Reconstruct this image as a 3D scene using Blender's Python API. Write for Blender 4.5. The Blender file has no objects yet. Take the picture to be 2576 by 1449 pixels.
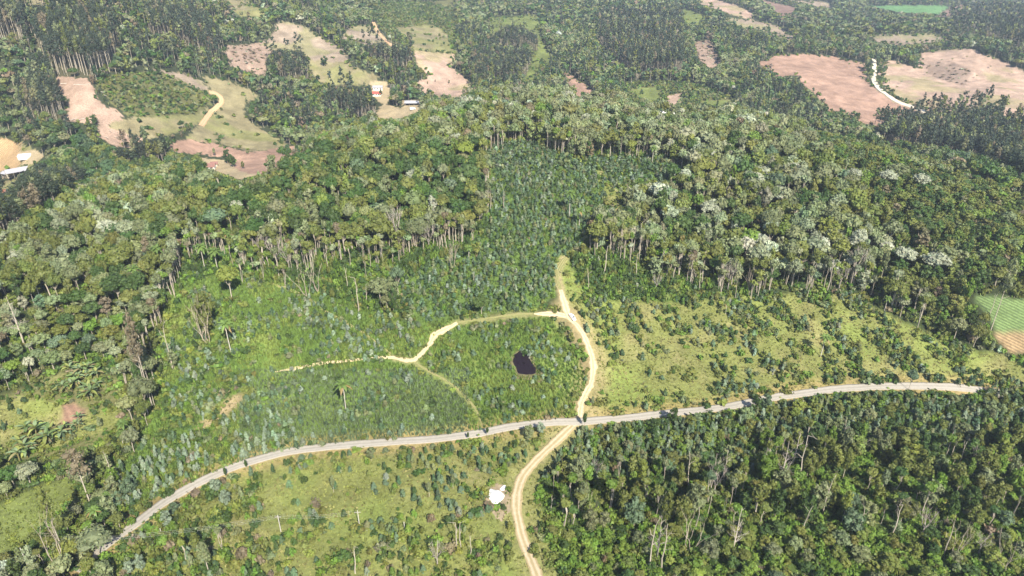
import bpy, math, random
import numpy as np
from mathutils import Matrix, Vector

# ------------------------------------------------------------------ camera, sky, sun, exposure
SC = bpy.context.scene
COL = SC.collection
CAMZ = 172.0
PITCH = math.radians(27.0)
HFOV = math.radians(72.0)
cam = bpy.data.cameras.new('camera'); cam.sensor_width = 36.0; cam.sensor_fit = 'HORIZONTAL'
cam.lens = 18.0/math.tan(HFOV/2); cam.clip_start = 1.0; cam.clip_end = 20000.0
cam_ob = bpy.data.objects.new('camera', cam); COL.objects.link(cam_ob)
cam_ob.location = (0, 0, CAMZ); cam_ob.rotation_euler = (math.pi/2-PITCH, 0, 0)
SC.camera = cam_ob

SUN_EL = math.radians(41.0)
SUN_AZ = math.radians(158.0)          # clockwise from +Y (the view direction)
w = bpy.data.worlds.new('World'); SC.world = w; w.use_nodes = True
nt = w.node_tree; nt.nodes.clear()
sky = nt.nodes.new('ShaderNodeTexSky'); sky.sky_type = 'NISHITA'; sky.sun_disc = False
sky.sun_elevation = SUN_EL; sky.sun_rotation = SUN_AZ; sky.altitude = 500
bg = nt.nodes.new('ShaderNodeBackground'); bg.inputs[1].default_value = 0.09
wo = nt.nodes.new('ShaderNodeOutputWorld')
nt.links.new(sky.outputs[0], bg.inputs[0]); nt.links.new(bg.outputs[0], wo.inputs[0])
sd = Vector((math.sin(SUN_AZ)*math.cos(SUN_EL), math.cos(SUN_AZ)*math.cos(SUN_EL), math.sin(SUN_EL)))
sl = bpy.data.lights.new('sun', 'SUN'); sl.energy = 5.0; sl.angle = math.radians(0.5); sl.color = (1.0, 0.93, 0.79)
so = bpy.data.objects.new('sun', sl); COL.objects.link(so); so.rotation_euler = sd.to_track_quat('Z', 'Y').to_euler()
SC.view_settings.view_transform = 'Standard'; SC.view_settings.look = 'None'
SC.view_settings.exposure = 0.95; SC.view_settings.gamma = 1.0
HAZE = 0.00016
SC.cycles.max_bounces = 4; SC.cycles.diffuse_bounces = 2; SC.cycles.glossy_bounces = 1
SC.cycles.transmission_bounces = 2; SC.cycles.volume_bounces = 0; SC.cycles.transparent_max_bounces = 4
SC.cycles.use_adaptive_sampling = True; SC.cycles.adaptive_threshold = 0.03

# ------------------------------------------------------------------ numeric helpers
RS = np.random.RandomState(7)
random.seed(7)
W0, H0 = 2576.0, 1449.0               # units in which places in the photograph were measured
FD = (W0/2)/math.tan(HFOV/2); CX, CY = W0/2, H0/2
SP, CP = math.sin(PITCH), math.cos(PITCH)

def proj(x, y, z):
    zz = z-CAMZ
    dep = y*CP-zz*SP
    up = y*SP+zz*CP
    dep = np.maximum(dep, 1e-3)
    return CX+FD*x/dep, CY-FD*up/dep, dep

def ray(dx, dy):
    u = (dx-CX)/FD; v = (CY-dy)/FD
    return np.array([u, CP+SP*v, -SP+CP*v])

def _h(ix, iy, s):
    n = (ix.astype(np.int64)*374761393+iy.astype(np.int64)*668265263+s*1442695041) & 0x7fffffff
    n = ((n ^ (n >> 13))*1274126177) & 0x7fffffff
    return ((n ^ (n >> 16)) & 0xffff)/65535.0

def vnoise(x, y, s=0):
    x = np.asarray(x, float); y = np.asarray(y, float)
    ix = np.floor(x); iy = np.floor(y); fx = x-ix; fy = y-iy
    fx = fx*fx*(3-2*fx); fy = fy*fy*(3-2*fy)
    a = _h(ix, iy, s); b = _h(ix+1, iy, s); c = _h(ix, iy+1, s); d = _h(ix+1, iy+1, s)
    return (a*(1-fx)+b*fx)*(1-fy)+(c*(1-fx)+d*fx)*fy

def fbm(x, y, s=0, o=3):
    r = 0; a = 1.0; t = 0
    for k in range(o):
        r = r+a*vnoise(x*2**k, y*2**k, s+k*17); t += a; a *= .5
    return r/t

# ------------------------------------------------------------------ terrain: heights measured at places seen in the photograph
CTRL = [  # (x, y) in the photograph, depth along the view; or height
 (270,1370,221),(850,1122,266),(1450,1060,276),(2000,990,292),(2450,975,298),
 (1437,797,322),(1317,915,298),(1290,640,352),(1290,560,375),(1290,450,412),(1290,330,478),(1290,270,541),
 (1100,750,330),(900,880,304),(700,1000,285),
 (100,700,312),(250,560,368),(500,480,420),(750,430,452),(1000,340,492),
 (600,720,335),(400,820,305),(300,950,285),(200,1100,262),(100,1250,242),(100,900,290),(0,800,290),
 (800,620,360),(1000,520,385),(600,600,365),
 (1700,330,480),(2000,400,438),(2300,480,402),(2576,600,366),
 (1700,560,382),(2000,560,372),(2300,640,345),(2500,700,325),(1500,500,400),(1600,700,342),(2100,780,325),
 (2400,900,300),(2000,900,305),(1700,900,308),(2576,850,308),
 (2000,1150,254),(2500,1150,256),(2000,1449,206),(2500,1449,210),(1300,1449,210),(600,1449,211),(0,1449,212),
 (1000,1250,236),(1600,1250,240),
 # the valley and the hills behind
 (40,430,592),(0,500,560),(20,385,640),(600,380,650),(530,415,612),(700,400,640),(800,380,670),(500,300,705),(450,200,735),
 (200,190,620),(200,300,575),(200,400,568),(100,470,560),(300,370,600),(330,250,650),
 (130,20,800),(0,30,860),(0,150,650),(400,60,860),(640,30,1000),(700,60,950),(830,130,880),(700,130,900),(600,140,840),
 (900,190,850),(950,225,838),(1035,262,770),(900,320,700),(1000,300,720),(1100,200,870),(1100,130,950),(1000,50,1150),(1100,0,1450),(870,20,1200),
 (1290,150,1000),(1290,60,1250),(1290,0,1500),(1500,200,880),(1500,100,1080),(1500,0,1550),(1450,230,830),
 (1700,240,830),(1700,120,1030),(1700,20,1450),(1650,270,790),
 (2050,200,900),(2190,310,745),(2050,140,1050),(2300,170,980),(2500,200,900),(2450,130,1000),(2500,300,740),
 (2400,420,590),(2250,350,660),(2576,430,580),
 (2200,80,1280),(2300,20,1750),(2570,0,1950),(1950,60,1300),(1950,10,1700),(2576,60,1400),(1850,220,860),(2000,300,760),
]
PX = []
for a, b, t in CTRL:
    r = ray(a, b)*t; PX.append((r[0], r[1], CAMZ+r[2]))
PX += [(620, 560, 6), (720, 700, -4), (-560, 500, 5), (-700, 700, 70), (-520, 300, 20), (520, 300, 20), (-330, 100, -4), (330, 100, 0), (0, 60, 0), (-200, 0, -6), (200, 0, 0),
       (-650, 60, 0), (650, 60, 0), (0, -300, 0)]
for az in range(-90, 91, 20):
    for D, z in ((2600, 60), (4200, 90), (6000, 110)):
        PX.append((D*math.sin(math.radians(az)), D*math.cos(math.radians(az)), z+20*math.sin(az*.13+D)))
PX = np.array(PX)
P2 = PX[:, :2]/500.0
def tk(d2):
    return 0.5*d2*np.log(d2+1e-9)
n = len(PX)
K = tk(((P2[:, None]-P2[None])**2).sum(2))+np.eye(n)*0.004
A = np.zeros((n+3, n+3)); A[:n, :n] = K; A[:n, n] = 1; A[:n, n+1:] = P2; A[n, :n] = 1; A[n+1:, :n] = P2.T
TW = np.linalg.solve(A, np.concatenate([PX[:, 2], np.zeros(3)]))
def tps(x, y):
    q = np.stack([x, y], -1).reshape(-1, 2)/500.0
    out = np.empty(len(q))
    for i in range(0, len(q), 60000):
        c = q[i:i+60000]
        out[i:i+60000] = tk(((c[:, None]-P2[None])**2).sum(2))@TW[:n]+TW[n]+c@TW[n+1:]
    return out.reshape(np.shape(x))

# the ground sheet: rings round the place below the drone, finer near by
NA, NR = 1500, 960
AZ0, AZ1 = math.radians(-80), math.radians(80)
R0, R1 = 45.0, 6000.0
az = np.linspace(AZ0, AZ1, NA)
# denser between 140 and 1300 m
tt = np.linspace(0, 1, NR)
RR = R0*(R1/R0)**(tt + 0.10*np.sin(2*np.pi*(tt-0.0))*0.9)
RR = np.sort(RR)
GA, GR = np.meshgrid(az, RR)
GX = GR*np.sin(GA); GY = GR*np.cos(GA)
# TPS on a coarser grid, then interpolated along the rings
sa, sr = np.arange(0, NA, 6), np.arange(0, NR, 5)
sa = np.append(sa, NA-1) if sa[-1] != NA-1 else sa
sr = np.append(sr, NR-1) if sr[-1] != NR-1 else sr
ZC = tps(GX[np.ix_(sr, sa)], GY[np.ix_(sr, sa)])
Z1 = np.stack([np.interp(np.arange(NA), sa, row) for row in ZC])
GZ = np.stack([np.interp(np.arange(NR), sr, Z1[:, j]) for j in range(NA)], 1)
# cubic-like smoothing of the interpolation
def smooth(Z, k, ax):
    Zp = np.pad(Z, [(k, k) if a == ax else (0, 0) for a in (0, 1)], mode='edge')
    c = np.cumsum(Zp, ax); c = np.concatenate([np.zeros_like(np.take(c, [0], ax)), c], ax)
    return (np.take(c, np.arange(2*k+1, c.shape[ax]), ax)-np.take(c, np.arange(0, c.shape[ax]-2*k-1), ax))/(2*k+1)
for _ in range(2):
    GZ = smooth(smooth(GZ, 3, 1), 3, 0)
amp = np.clip((GR-250)/900, 0, 1)
GZ += (fbm(GX/26, GY/26, 3)-.5)*(1.6+3.0*amp)+(fbm(GX/110, GY/110, 9)-.5)*12*amp+(fbm(GX/190+7, GY/190, 19)-.5)*34*np.clip((GR-600)/500, 0, 1)

# roads bed the ground: keep it smooth there (done by smoothing the sheet only)
def ground(x, y):
    x = np.asarray(x, float); y = np.asarray(y, float)
    a = (np.arctan2(x, y)-AZ0)/(AZ1-AZ0)*(NA-1)
    r = np.interp(np.hypot(x, y), RR, np.arange(NR))
    a = np.clip(a, 0, NA-1.001); r = np.clip(r, 0, NR-1.001)
    ia = a.astype(int); ir = r.astype(int); fa = a-ia; fr = r-ir
    return (GZ[ir, ia]*(1-fa)+GZ[ir, ia+1]*fa)*(1-fr)+(GZ[ir+1, ia]*(1-fa)+GZ[ir+1, ia+1]*fa)*fr

TAN = (GZ-CAMZ)/GR
HOR = np.maximum.accumulate(TAN, 0)
def hidden(x, y, h, slack=0.004):
    a = np.clip((np.arctan2(x, y)-AZ0)/(AZ1-AZ0)*(NA-1), 0, NA-1).astype(int)
    D = np.hypot(x, y); r = np.clip(np.interp(D, RR, np.arange(NR))-2, 0, NR-1).astype(int)
    return (ground(x, y)+h-CAMZ)/D < HOR[r, a]-slack*0

def hit(dx, dy, dmin=0):
    """where the line of sight through a place of the photograph meets the ground"""
    r = ray(dx, dy); hr = math.hypot(r[0], r[1]); r = r/hr
    D = np.concatenate([np.arange(60, 700, .5), np.arange(700, 2600, 2)])
    D = D[D > dmin]
    below = CAMZ+r[2]*D < ground(r[0]*D, r[1]*D)
    if not below.any(): k = len(D)-1
    else: k = int(np.argmax(below))
    if dmin and k == 0:
        j = np.argmax(~below); below[:j] = False; k = int(np.argmax(below)) if below.any() else len(D)-1
    d = D[k]
    return np.array([r[0]*d, r[1]*d, float(ground(r[0]*d, r[1]*d))])

# ------------------------------------------------------------------ land cover
FOREST, DENSE, WOOD, PLANT, WEED, GRASS, VINE, PALE, TAN_, RED, PINK, FARF, EUC, MEAD, SHRUBF, ROAD, POND, CROP, ORCH, SLASH, PAST, PURP, LIME, YARD, BARE = range(25)
RW, RH = 1288, 725
RAST = np.full((RH, RW), FOREST, np.uint8)
def inside(poly, X, Y):
    p = np.array(poly, float); ins = np.zeros(X.shape, bool); j = len(p)-1
    for i in range(len(p)):
        xi, yi = p[i]; xj, yj = p[j]
        c = ((yi > Y) != (yj > Y))
        with np.errstate(divide='ignore', invalid='ignore'):
            c &= X < (xj-xi)*(Y-yi)/((yj-yi) if yj != yi else 1e-9)+xi
        ins ^= c; j = i
    return ins
def paint(cls, poly):
    p = np.array(poly)/2.0
    x0, x1 = max(0, int(p[:, 0].min())-1), min(RW, int(p[:, 0].max())+2)
    y0, y1 = max(0, int(p[:, 1].min())-1), min(RH, int(p[:, 1].max())+2)
    Y, X = np.mgrid[y0:y1, x0:x1]
    m = inside(p, X+.5, Y+.5)
    RAST[y0:y1, x0:x1][m] = cls
def paint_line(cls, pts, wid):
    pts = np.array(pts, float)
    for (a, b) in zip(pts[:-1], pts[1:]):
        x0, x1 = int(max(0, min(a[0], b[0])/2-wid)), int(min(RW, max(a[0], b[0])/2+wid+1))
        y0, y1 = int(max(0, min(a[1], b[1])/2-wid)), int(min(RH, max(a[1], b[1])/2+wid+1))
        if x1 <= x0 or y1 <= y0: continue
        Y, X = np.mgrid[y0:y1, x0:x1]; q = np.stack([X*2+1, Y*2+1], -1).astype(float)
        d = b-a; t = np.clip(((q-a)@d)/(d@d+1e-9), 0, 1)
        m = np.linalg.norm(q-(a+t[..., None]*d), axis=-1) < wid
        RAST[y0:y1, x0:x1][m] = cls

paint(FARF, [(0,0),(2576,0),(2576,520),(2300,395),(2100,320),(1900,290),(1700,255),(1480,262),(1420,225),(1290,218),(1150,240),(1060,290),(900,340),(720,400),(480,440),(250,500),(100,590),(0,650)])
paint(EUC, [(0,20),(60,20),(120,8),(270,20),(300,110),(300,180),(220,195),(130,195),(90,110),(0,115)])
paint(EUC, [(375,25),(480,40),(570,130),(545,165),(440,112),(378,98)])
paint(EUC, [(55,235),(150,220),(168,300),(130,312),(65,300)])
paint(EUC, [(825,225),(860,205),(930,215),(950,300),(900,315),(830,270)])
paint(EUC, [(1510,60),(1717,50),(1717,190),(1580,195),(1500,120)])
paint(EUC, [(2384,43),(2420,30),(2576,45),(2576,140),(2480,105),(2390,85)])
paint(EUC, [(2190,305),(2250,265),(2400,250),(2540,290),(2576,330),(2576,500),(2440,425),(2200,365)])
paint(EUC, [(300,380),(420,390),(430,430),(300,440)])
paint(EUC, [(1190,150),(1330,150),(1340,205),(1190,210)])
paint(EUC, [(0,500),(120,480),(230,490),(100,590),(0,640)])
paint(PAST, [(50,0),(130,0),(100,13),(60,13)])
paint(PAST, [(563,0),(625,0),(660,25),(665,42),(610,42),(588,30)])
paint(PALE, [(710,52),(763,67),(858,123),(870,140),(885,150),(850,160),(775,150),(755,125),(740,128),(675,125),(650,105),(680,95),(690,75)])
paint(PAST, [(775,150),(850,157),(885,150),(880,165),(920,180),(955,190),(940,215),(880,215),(820,212),(785,195)])
paint(SLASH, [(573,115),(620,112),(650,108),(690,128),(668,192),(640,185),(580,165),(572,140)])
paint(EUC, [(672,140),(700,122),(760,128),(785,180),(780,210),(690,215),(668,190)])
paint(PINK, [(130,193),(220,197),(233,213),(240,250),(300,285),(320,310),(270,315),(370,345),(330,370),(290,370),(247,345),(245,310),(165,305),(168,255),(145,215)])
paint(PAST, [(270,310),(340,295),(490,288),(530,268),(505,310),(420,342),(370,350),(300,330)])
paint(SHRUBF, [(235,193),(370,180),(470,195),(520,225),(537,255),(500,286),(330,297),(270,250)])
paint(PALE, [(380,173),(465,185),(510,205),(530,235),(500,222),(440,195)])
paint(PAST, [(510,193),(567,200),(633,227),(653,243),(617,260),(613,287),(640,313),(727,362),(700,372),(633,383),(567,365),(470,350),(500,312),(545,283),(560,253),(527,230)])
paint(RED, [(417,367),(467,349),(567,369),(633,384),(733,366),(800,373),(715,395),(700,428),(640,445),(590,432),(575,395),(480,388),(430,380)])
paint(ORCH, [(0,345),(48,360),(55,395),(45,422),(0,432)])
paint(PAST, [(48,356),(80,375),(115,395),(60,428),(0,455),(0,430),(45,422),(55,395)])
paint(PALE, [(862,85),(888,63),(932,65),(940,56),(958,87),(985,117),(925,113),(862,97)])
paint(SHRUBF, [(950,10),(1140,0),(1150,140),(1040,125),(990,110),(945,50)])
paint(PAST, [(990,70),(1092,63),(1125,87),(1142,133),(1040,125),(1030,100)])
paint(EUC, [(915,125),(940,108),(1000,107),(1040,125),(1050,160),(1010,187),(930,158)])
paint(TAN_, [(1039,126),(1142,137),(1145,150),(1132,167),(1189,213),(1160,245),(1142,250),(1092,243),(1055,232),(1049,207),(1079,190),(1049,163)])
paint(MEAD, [(1235,45),(1350,37),(1362,67),(1365,100),(1389,147),(1359,173),(1332,210),(1318,200),(1345,130),(1350,100),(1232,90)])
paint(EUC, [(1228,118),(1240,85),(1275,62),(1320,70),(1352,90),(1355,125),(1290,135),(1235,128)])
paint(RED, [(1422,182),(1460,205),(1502,237),(1499,258),(1449,243),(1432,213)])
paint(SHRUBF, [(1560,213),(1665,205),(1760,212),(1850,250),(1800,275),(1700,285),(1625,272),(1575,250)])
paint(MEAD, [(1590,225),(1650,218),(1665,250),(1620,262)])
paint(PINK, [(1675,243),(1717,233),(1712,262),(1690,280)])
paint(SLASH, [(1745,105),(1784,100),(1812,160),(1790,175),(1760,150)])
paint(MEAD, [(1755,254),(1850,252),(1805,272)])
paint(TAN_, [(1755,0),(1800,0),(1850,12),(1900,35),(1888,52),(1845,38),(1800,22),(1760,10)])
paint(MEAD, [(1717,20),(1775,40),(1770,65),(1720,60)])
paint(PALE, [(1827,44),(1904,53),(1950,63),(2007,97),(1984,102),(1930,82),(1884,74),(1830,60)])
paint(PURP, [(1917,0),(2004,20),(1994,37),(1964,43),(1930,10)])
paint(PALE, [(1987,0),(2087,8),(2096,22),(2050,17)])
paint(CROP, [(2184,15),(2350,13),(2390,17),(2360,37),(2250,30)])
paint(PURP, [(2360,37),(2404,13),(2484,15),(2500,33),(2350,45)])
paint(PALE, [(2184,87),(2284,87),(2334,82),(2400,100),(2300,112),(2250,114),(2210,107)])
paint(RED, [(1907,157),(1950,140),(2000,135),(2084,140),(2174,160),(2177,200),(2197,217),(2250,257),(2327,283),(2200,317),(2160,307),(2150,290),(2087,277),(2050,240),(2010,200),(2007,190),(1950,193),(1937,173),(1917,167)])
paint(TAN_, [(2210,160),(2250,153),(2310,173),(2317,133),(2370,123),(2444,123),(2517,153),(2576,180),(2576,297),(2534,292),(2484,267),(2400,283),(2327,282),(2250,243),(2210,205)])
paint(SLASH, [(2317,160),(2400,157),(2450,180),(2430,213),(2390,208),(2340,190)])
paint(YARD, [(930,205),(968,205),(985,225),(975,262),(1010,275),(1010,255),(1060,250),(1060,280),(1005,300),(955,300),(945,285),(960,262),(935,240)])
paint(YARD, [(500,395),(560,400),(600,430),(650,440),(600,452),(520,425)])
paint(YARD, [(45,380),(90,378),(120,395),(60,420),(30,450),(0,448),(60,412)])
paint(PAST, [(0,458),(40,450),(50,475),(0,490)])
# the near hill
paint(DENSE, [(2000,330),(2300,400),(2576,520),(2576,900),(2440,870),(2300,800),(2200,740),(2250,600),(2100,450)])
paint(PLANT, [(1235,365),(1330,360),(1440,400),(1530,400),(1640,400),(1720,420),(1700,450),(1560,470),(1500,520),(1470,590),(1440,640),(1400,690),(1395,740),(1340,785),(1180,790),(1120,800),(1060,820),(1000,760),(1000,700),(1100,640),(1200,620),(1235,500)])
paint(WEED, [(420,700),(600,660),(760,700),(950,790),(1060,820),(1150,800),(1340,790),(1390,790),(1430,870),(1480,960),(1440,1030),(1380,1062),(1200,1085),(900,1110),(700,1140),(560,1180),(420,1240),(330,1290),(290,1200),(380,1060),(420,950),(400,850)])
paint(VINE, [(400,640),(470,600),(620,600),(640,660),(520,700),(430,740)])
paint(VINE, [(600,640),(760,640),(880,640),(1000,640),(1180,600),(1235,560),(1200,640),(1080,660),(1000,720),(950,790),(860,760),(760,720),(600,700)])
paint(VINE, [(1430,640),(1620,640),(1640,700),(1900,730),(1880,760),(1480,765)])
paint(GRASS, [(1400,650),(1430,650),(1480,755),(1700,760),(1900,740),(2130,740),(2250,800),(2430,880),(2576,900),(2576,990),(2480,975),(2200,972),(1840,1022),(1500,1062),(1450,1055),(1500,920),(1450,800),(1400,700)])
paint(GRASS, [(280,1370),(400,1290),(560,1190),(700,1150),(900,1125),(1200,1092),(1370,1066),(1430,1075),(1310,1200),(1290,1300),(1340,1449),(290,1449)])
paint(GRASS, [(1450,1066),(1500,1060),(1440,1140),(1400,1449),(1330,1449),(1300,1250),(1340,1180)])
paint(WOOD, [(1480,1068),(1700,1048),(1840,1030),(2100,990),(2400,982),(2576,995),(2576,1449),(1405,1449),(1375,1330),(1355,1260),(1372,1200),(1440,1125)])
paint(SHRUBF, [(0,1000),(150,935),(220,920),(300,950),(330,1060),(250,1130),(100,1160),(0,1150)])
paint(GRASS, [(0,1010),(60,1000),(150,1010),(230,1040),(280,1010),(320,1060),(220,1100),(130,1130),(0,1110)])
paint(BARE, [(152,1014),(190,1014),(222,1035),(180,1070),(150,1070)])
paint(MEAD, [(0,1270),(90,1225),(175,1200),(200,1255),(90,1345),(0,1400)])
paint(CROP, [(2454,740),(2510,747),(2576,752),(2576,887),(2545,888),(2505,850),(2495,800),(2455,760)])
paint(GRASS, [(500,1072),(560,1010),(640,972),(650,985),(600,1022),(540,1092)])
paint(GRASS, [(1492,425),(1520,430),(1545,470),(1566,505),(1552,528),(1522,488)])
paint(GRASS, [(1440,392),(1470,400),(1480,415),(1450,410)])
PAVED = [(190,1440),(270,1370),(340,1320),(420,1260),(520,1205),(620,1165),(750,1135),(900,1120),(1080,1108),(1200,1092),(1290,1073),(1380,1064),(1450,1062),(1600,1050),(1700,1040),(1840,1022),(1950,1000),(2080,982),(2200,973),(2330,973),(2460,983),(2600,1003),(2760,1040)]
TRK_N = [(1420,650),(1402,690),(1410,730),(1425,780),(1432,800),(1455,825),(1480,870),(1492,920),(1488,960),(1465,1010),(1455,1060)]
TRK_W = [(1432,797),(1390,790),(1340,790),(1230,801),(1150,812),(1125,828),(1095,842),(1078,870),(1050,900),(1025,909),(980,900),(870,908),(780,920),(690,937)]
TRK_D = [(1035,908),(1090,940),(1140,970),(1190,1020),(1215,1075)]
TRK_S = [(1445,1066),(1400,1110),(1340,1168),(1310,1210),(1299,1260),(1308,1330),(1332,1400),(1360,1470),(1400,1560)]
TRK_F = [(505,318),(530,285),(550,266),(558,252),(545,238),(525,231)]
TRK_R = [(2198,147),(2199,175),(2199,205),(2217,230),(2250,252),(2290,268),(2330,285)]
TRK_H = [(940,57),(950,80),(968,100),(985,117)]
TRK_P = [(1015,440),(700,790)]
for ln, wd in ((PAVED[:-2], 8), (TRK_N, 9), (TRK_W[:11], 4), (TRK_D, 2), (TRK_S, 11), (TRK_F, 4), (TRK_R, 4), (TRK_H, 3)):
    paint_line(ROAD, ln, wd)
paint_line(ROAD, [(1436,788),(1446,812)], 15)
POND_P = [(1292,892),(1312,885),(1330,893),(1335,908),(1346,925),(1349,938),(1338,943),(1306,942),(1299,928),(1290,912)]
paint(POND, POND_P)
LIME_P = [(1226,1233),(1230,1262),(1240,1273),(1252,1270),(1268,1257),(1271,1240),(1264,1234),(1273,1224),(1263,1220),(1255,1233),(1240,1230)]
paint(LIME, LIME_P)
OPEN = np.zeros(32, bool)
for c in (PALE, TAN_, RED, PINK, MEAD, ROAD, POND, CROP, ORCH, SLASH, PAST, PURP, LIME, YARD, GRASS, WEED, PLANT, SHRUBF, BARE): OPEN[c] = True
HARD = np.zeros(32, bool)
for c in (ROAD, POND, LIME, YARD, CROP, BARE): HARD[c] = True

def klass(dx, dy):
    ix = np.clip((dx/2).astype(int), 0, RW-1); iy = np.clip((dy/2).astype(int), 0, RH-4)
    return RAST[iy, ix]

# ------------------------------------------------------------------ materials
def new_mat(name):
    m = bpy.data.materials.new(name); m.use_nodes = True
    t = m.node_tree; t.nodes.clear()
    o = t.nodes.new('ShaderNodeOutputMaterial')
    return m, t, o
def N(t, kind, **kw):
    nd = t.nodes.new(kind)
    for k, v in kw.items(): setattr(nd, k, v)
    return nd
def plain(name, col, rough=.8, spec=.3, noise=.25, scale=1.5, metal=0.0):
    m, t, o = new_mat(name)
    p = N(t, 'ShaderNodeBsdfPrincipled'); p.inputs['Roughness'].default_value = rough
    p.inputs['Specular IOR Level'].default_value = spec; p.inputs['Metallic'].default_value = metal
    g = N(t, 'ShaderNodeNewGeometry'); nz = N(t, 'ShaderNodeTexNoise'); nz.inputs['Scale'].default_value = scale; nz.inputs['Detail'].default_value = 5
    t.links.new(g.outputs['Position'], nz.inputs['Vector'])
    mr = N(t, 'ShaderNodeMapRange'); mr.inputs['From Min'].default_value = .25; mr.inputs['From Max'].default_value = .75
    mr.inputs['To Min'].default_value = 1-noise; mr.inputs['To Max'].default_value = 1+noise
    t.links.new(nz.outputs[0], mr.inputs[0])
    mx = N(t, 'ShaderNodeVectorMath', operation='SCALE'); mx.inputs[0].default_value = col
    t.links.new(mr.outputs[0], mx.inputs['Scale']); t.links.new(mx.outputs[0], p.inputs['Base Color'])
    t.links.new(p.outputs[0], o.inputs[0])
    return m
def veg_mat(name, transl, var):
    m, t, o = new_mat(name)
    at = N(t, 'ShaderNodeAttribute', attribute_name='col')
    oi = N(t, 'ShaderNodeObjectInfo')
    mr = N(t, 'ShaderNodeMapRange'); mr.inputs['To Min'].default_value = 1-var; mr.inputs['To Max'].default_value = 1+var
    t.links.new(oi.outputs['Random'], mr.inputs[0])
    mx = N(t, 'ShaderNodeVectorMath', operation='SCALE')
    t.links.new(at.outputs['Color'], mx.inputs[0]); t.links.new(mr.outputs[0], mx.inputs['Scale'])
    d = N(t, 'ShaderNodeBsdfPrincipled'); d.inputs['Roughness'].default_value = .55; d.inputs['Specular IOR Level'].default_value = .25
    t.links.new(mx.outputs[0], d.inputs['Base Color'])
    if transl > 0:
        tr = N(t, 'ShaderNodeBsdfTranslucent'); t.links.new(mx.outputs[0], tr.inputs[0])
        ms = N(t, 'ShaderNodeMixShader'); ms.inputs[0].default_value = transl
        t.links.new(d.outputs[0], ms.inputs[1]); t.links.new(tr.outputs[0], ms.inputs[2]); t.links.new(ms.outputs[0], o.inputs[0])
    else: t.links.new(d.outputs[0], o.inputs[0])
    return m
M_LEAF = veg_mat('leaves', .22, .14)
M_BARK = veg_mat('bark', 0, .12)

def ground_mat():
    m, t, o = new_mat('ground_cover')
    at = N(t, 'ShaderNodeAttribute', attribute_name='col'); rw = N(t, 'ShaderNodeAttribute', attribute_name='rows')
    g = N(t, 'ShaderNodeNewGeometry')
    def noise(sc, de=6, ro=.6):
        z = N(t, 'ShaderNodeTexNoise'); z.inputs['Scale'].default_value = sc; z.inputs['Detail'].default_value = de; z.inputs['Roughness'].default_value = ro
        t.links.new(g.outputs['Position'], z.inputs['Vector']); return z
    def mrange(src, a, b, c, d):
        r = N(t, 'ShaderNodeMapRange'); r.inputs['From Min'].default_value = a; r.inputs['From Max'].default_value = b
        r.inputs['To Min'].default_value = c; r.inputs['To Max'].default_value = d; t.links.new(src, r.inputs[0]); return r
    n1 = mrange(noise(.9).outputs[0], .3, .7, .72, 1.28); n2 = mrange(noise(.09, 4).outputs[0], .3, .7, .82, 1.18)
    n3 = mrange(noise(5, 4, .7).outputs[0], .3, .7, .8, 1.2)
    mu = N(t, 'ShaderNodeMath', operation='MULTIPLY'); t.links.new(n1.outputs[0], mu.inputs[0]); t.links.new(n2.outputs[0], mu.inputs[1])
    mv = N(t, 'ShaderNodeMath', operation='MULTIPLY'); t.links.new(mu.outputs[0], mv.inputs[0]); t.links.new(n3.outputs[0], mv.inputs[1])
    # plough rows: bands across the field, bent by the lie of the land
    sep = N(t, 'ShaderNodeSeparateXYZ'); t.links.new(g.outputs['Position'], sep.inputs[0])
    wv = N(t, 'ShaderNodeMath', operation='MULTIPLY_ADD'); wv.inputs[1].default_value = 3.0
    t.links.new(sep.outputs['Z'], wv.inputs[0]); t.links.new(sep.outputs['X'], wv.inputs[2])
    fr = N(t, 'ShaderNodeMath', operation='MULTIPLY'); fr.inputs[1].default_value = 2.3; t.links.new(wv.outputs[0], fr.inputs[0])
    sn = N(t, 'ShaderNodeMath', operation='SINE'); t.links.new(fr.outputs[0], sn.inputs[0])
    rr = mrange(sn.outputs[0], -1, 1, .66, 1.25)
    one = N(t, 'ShaderNodeMix'); one.data_type = 'FLOAT'; one.inputs[2].default_value = 1.0
    t.links.new(rw.outputs['Fac'], one.inputs[0]); t.links.new(rr.outputs[0], one.inputs[3])
    mw = N(t, 'ShaderNodeMath', operation='MULTIPLY'); t.links.new(mv.outputs[0], mw.inputs[0]); t.links.new(one.outputs[0], mw.inputs[1])
    mx = N(t, 'ShaderNodeVectorMath', operation='SCALE'); t.links.new(at.outputs['Color'], mx.inputs[0]); t.links.new(mw.outputs[0], mx.inputs['Scale'])
    p = N(t, 'ShaderNodeBsdfPrincipled'); p.inputs['Roughness'].default_value = .95; p.inputs['Specular IOR Level'].default_value = .1
    t.links.new(mx.outputs[0], p.inputs['Base Color'])
    bp = N(t, 'ShaderNodeBump'); bp.inputs['Strength'].default_value = .7; bp.inputs['Distance'].default_value = .35
    t.links.new(noise(1.6, 6, .7).outputs[0], bp.inputs['Height']); t.links.new(bp.outputs[0], p.inputs['Normal'])
    t.links.new(p.outputs[0], o.inputs[0])
    return m

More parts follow.
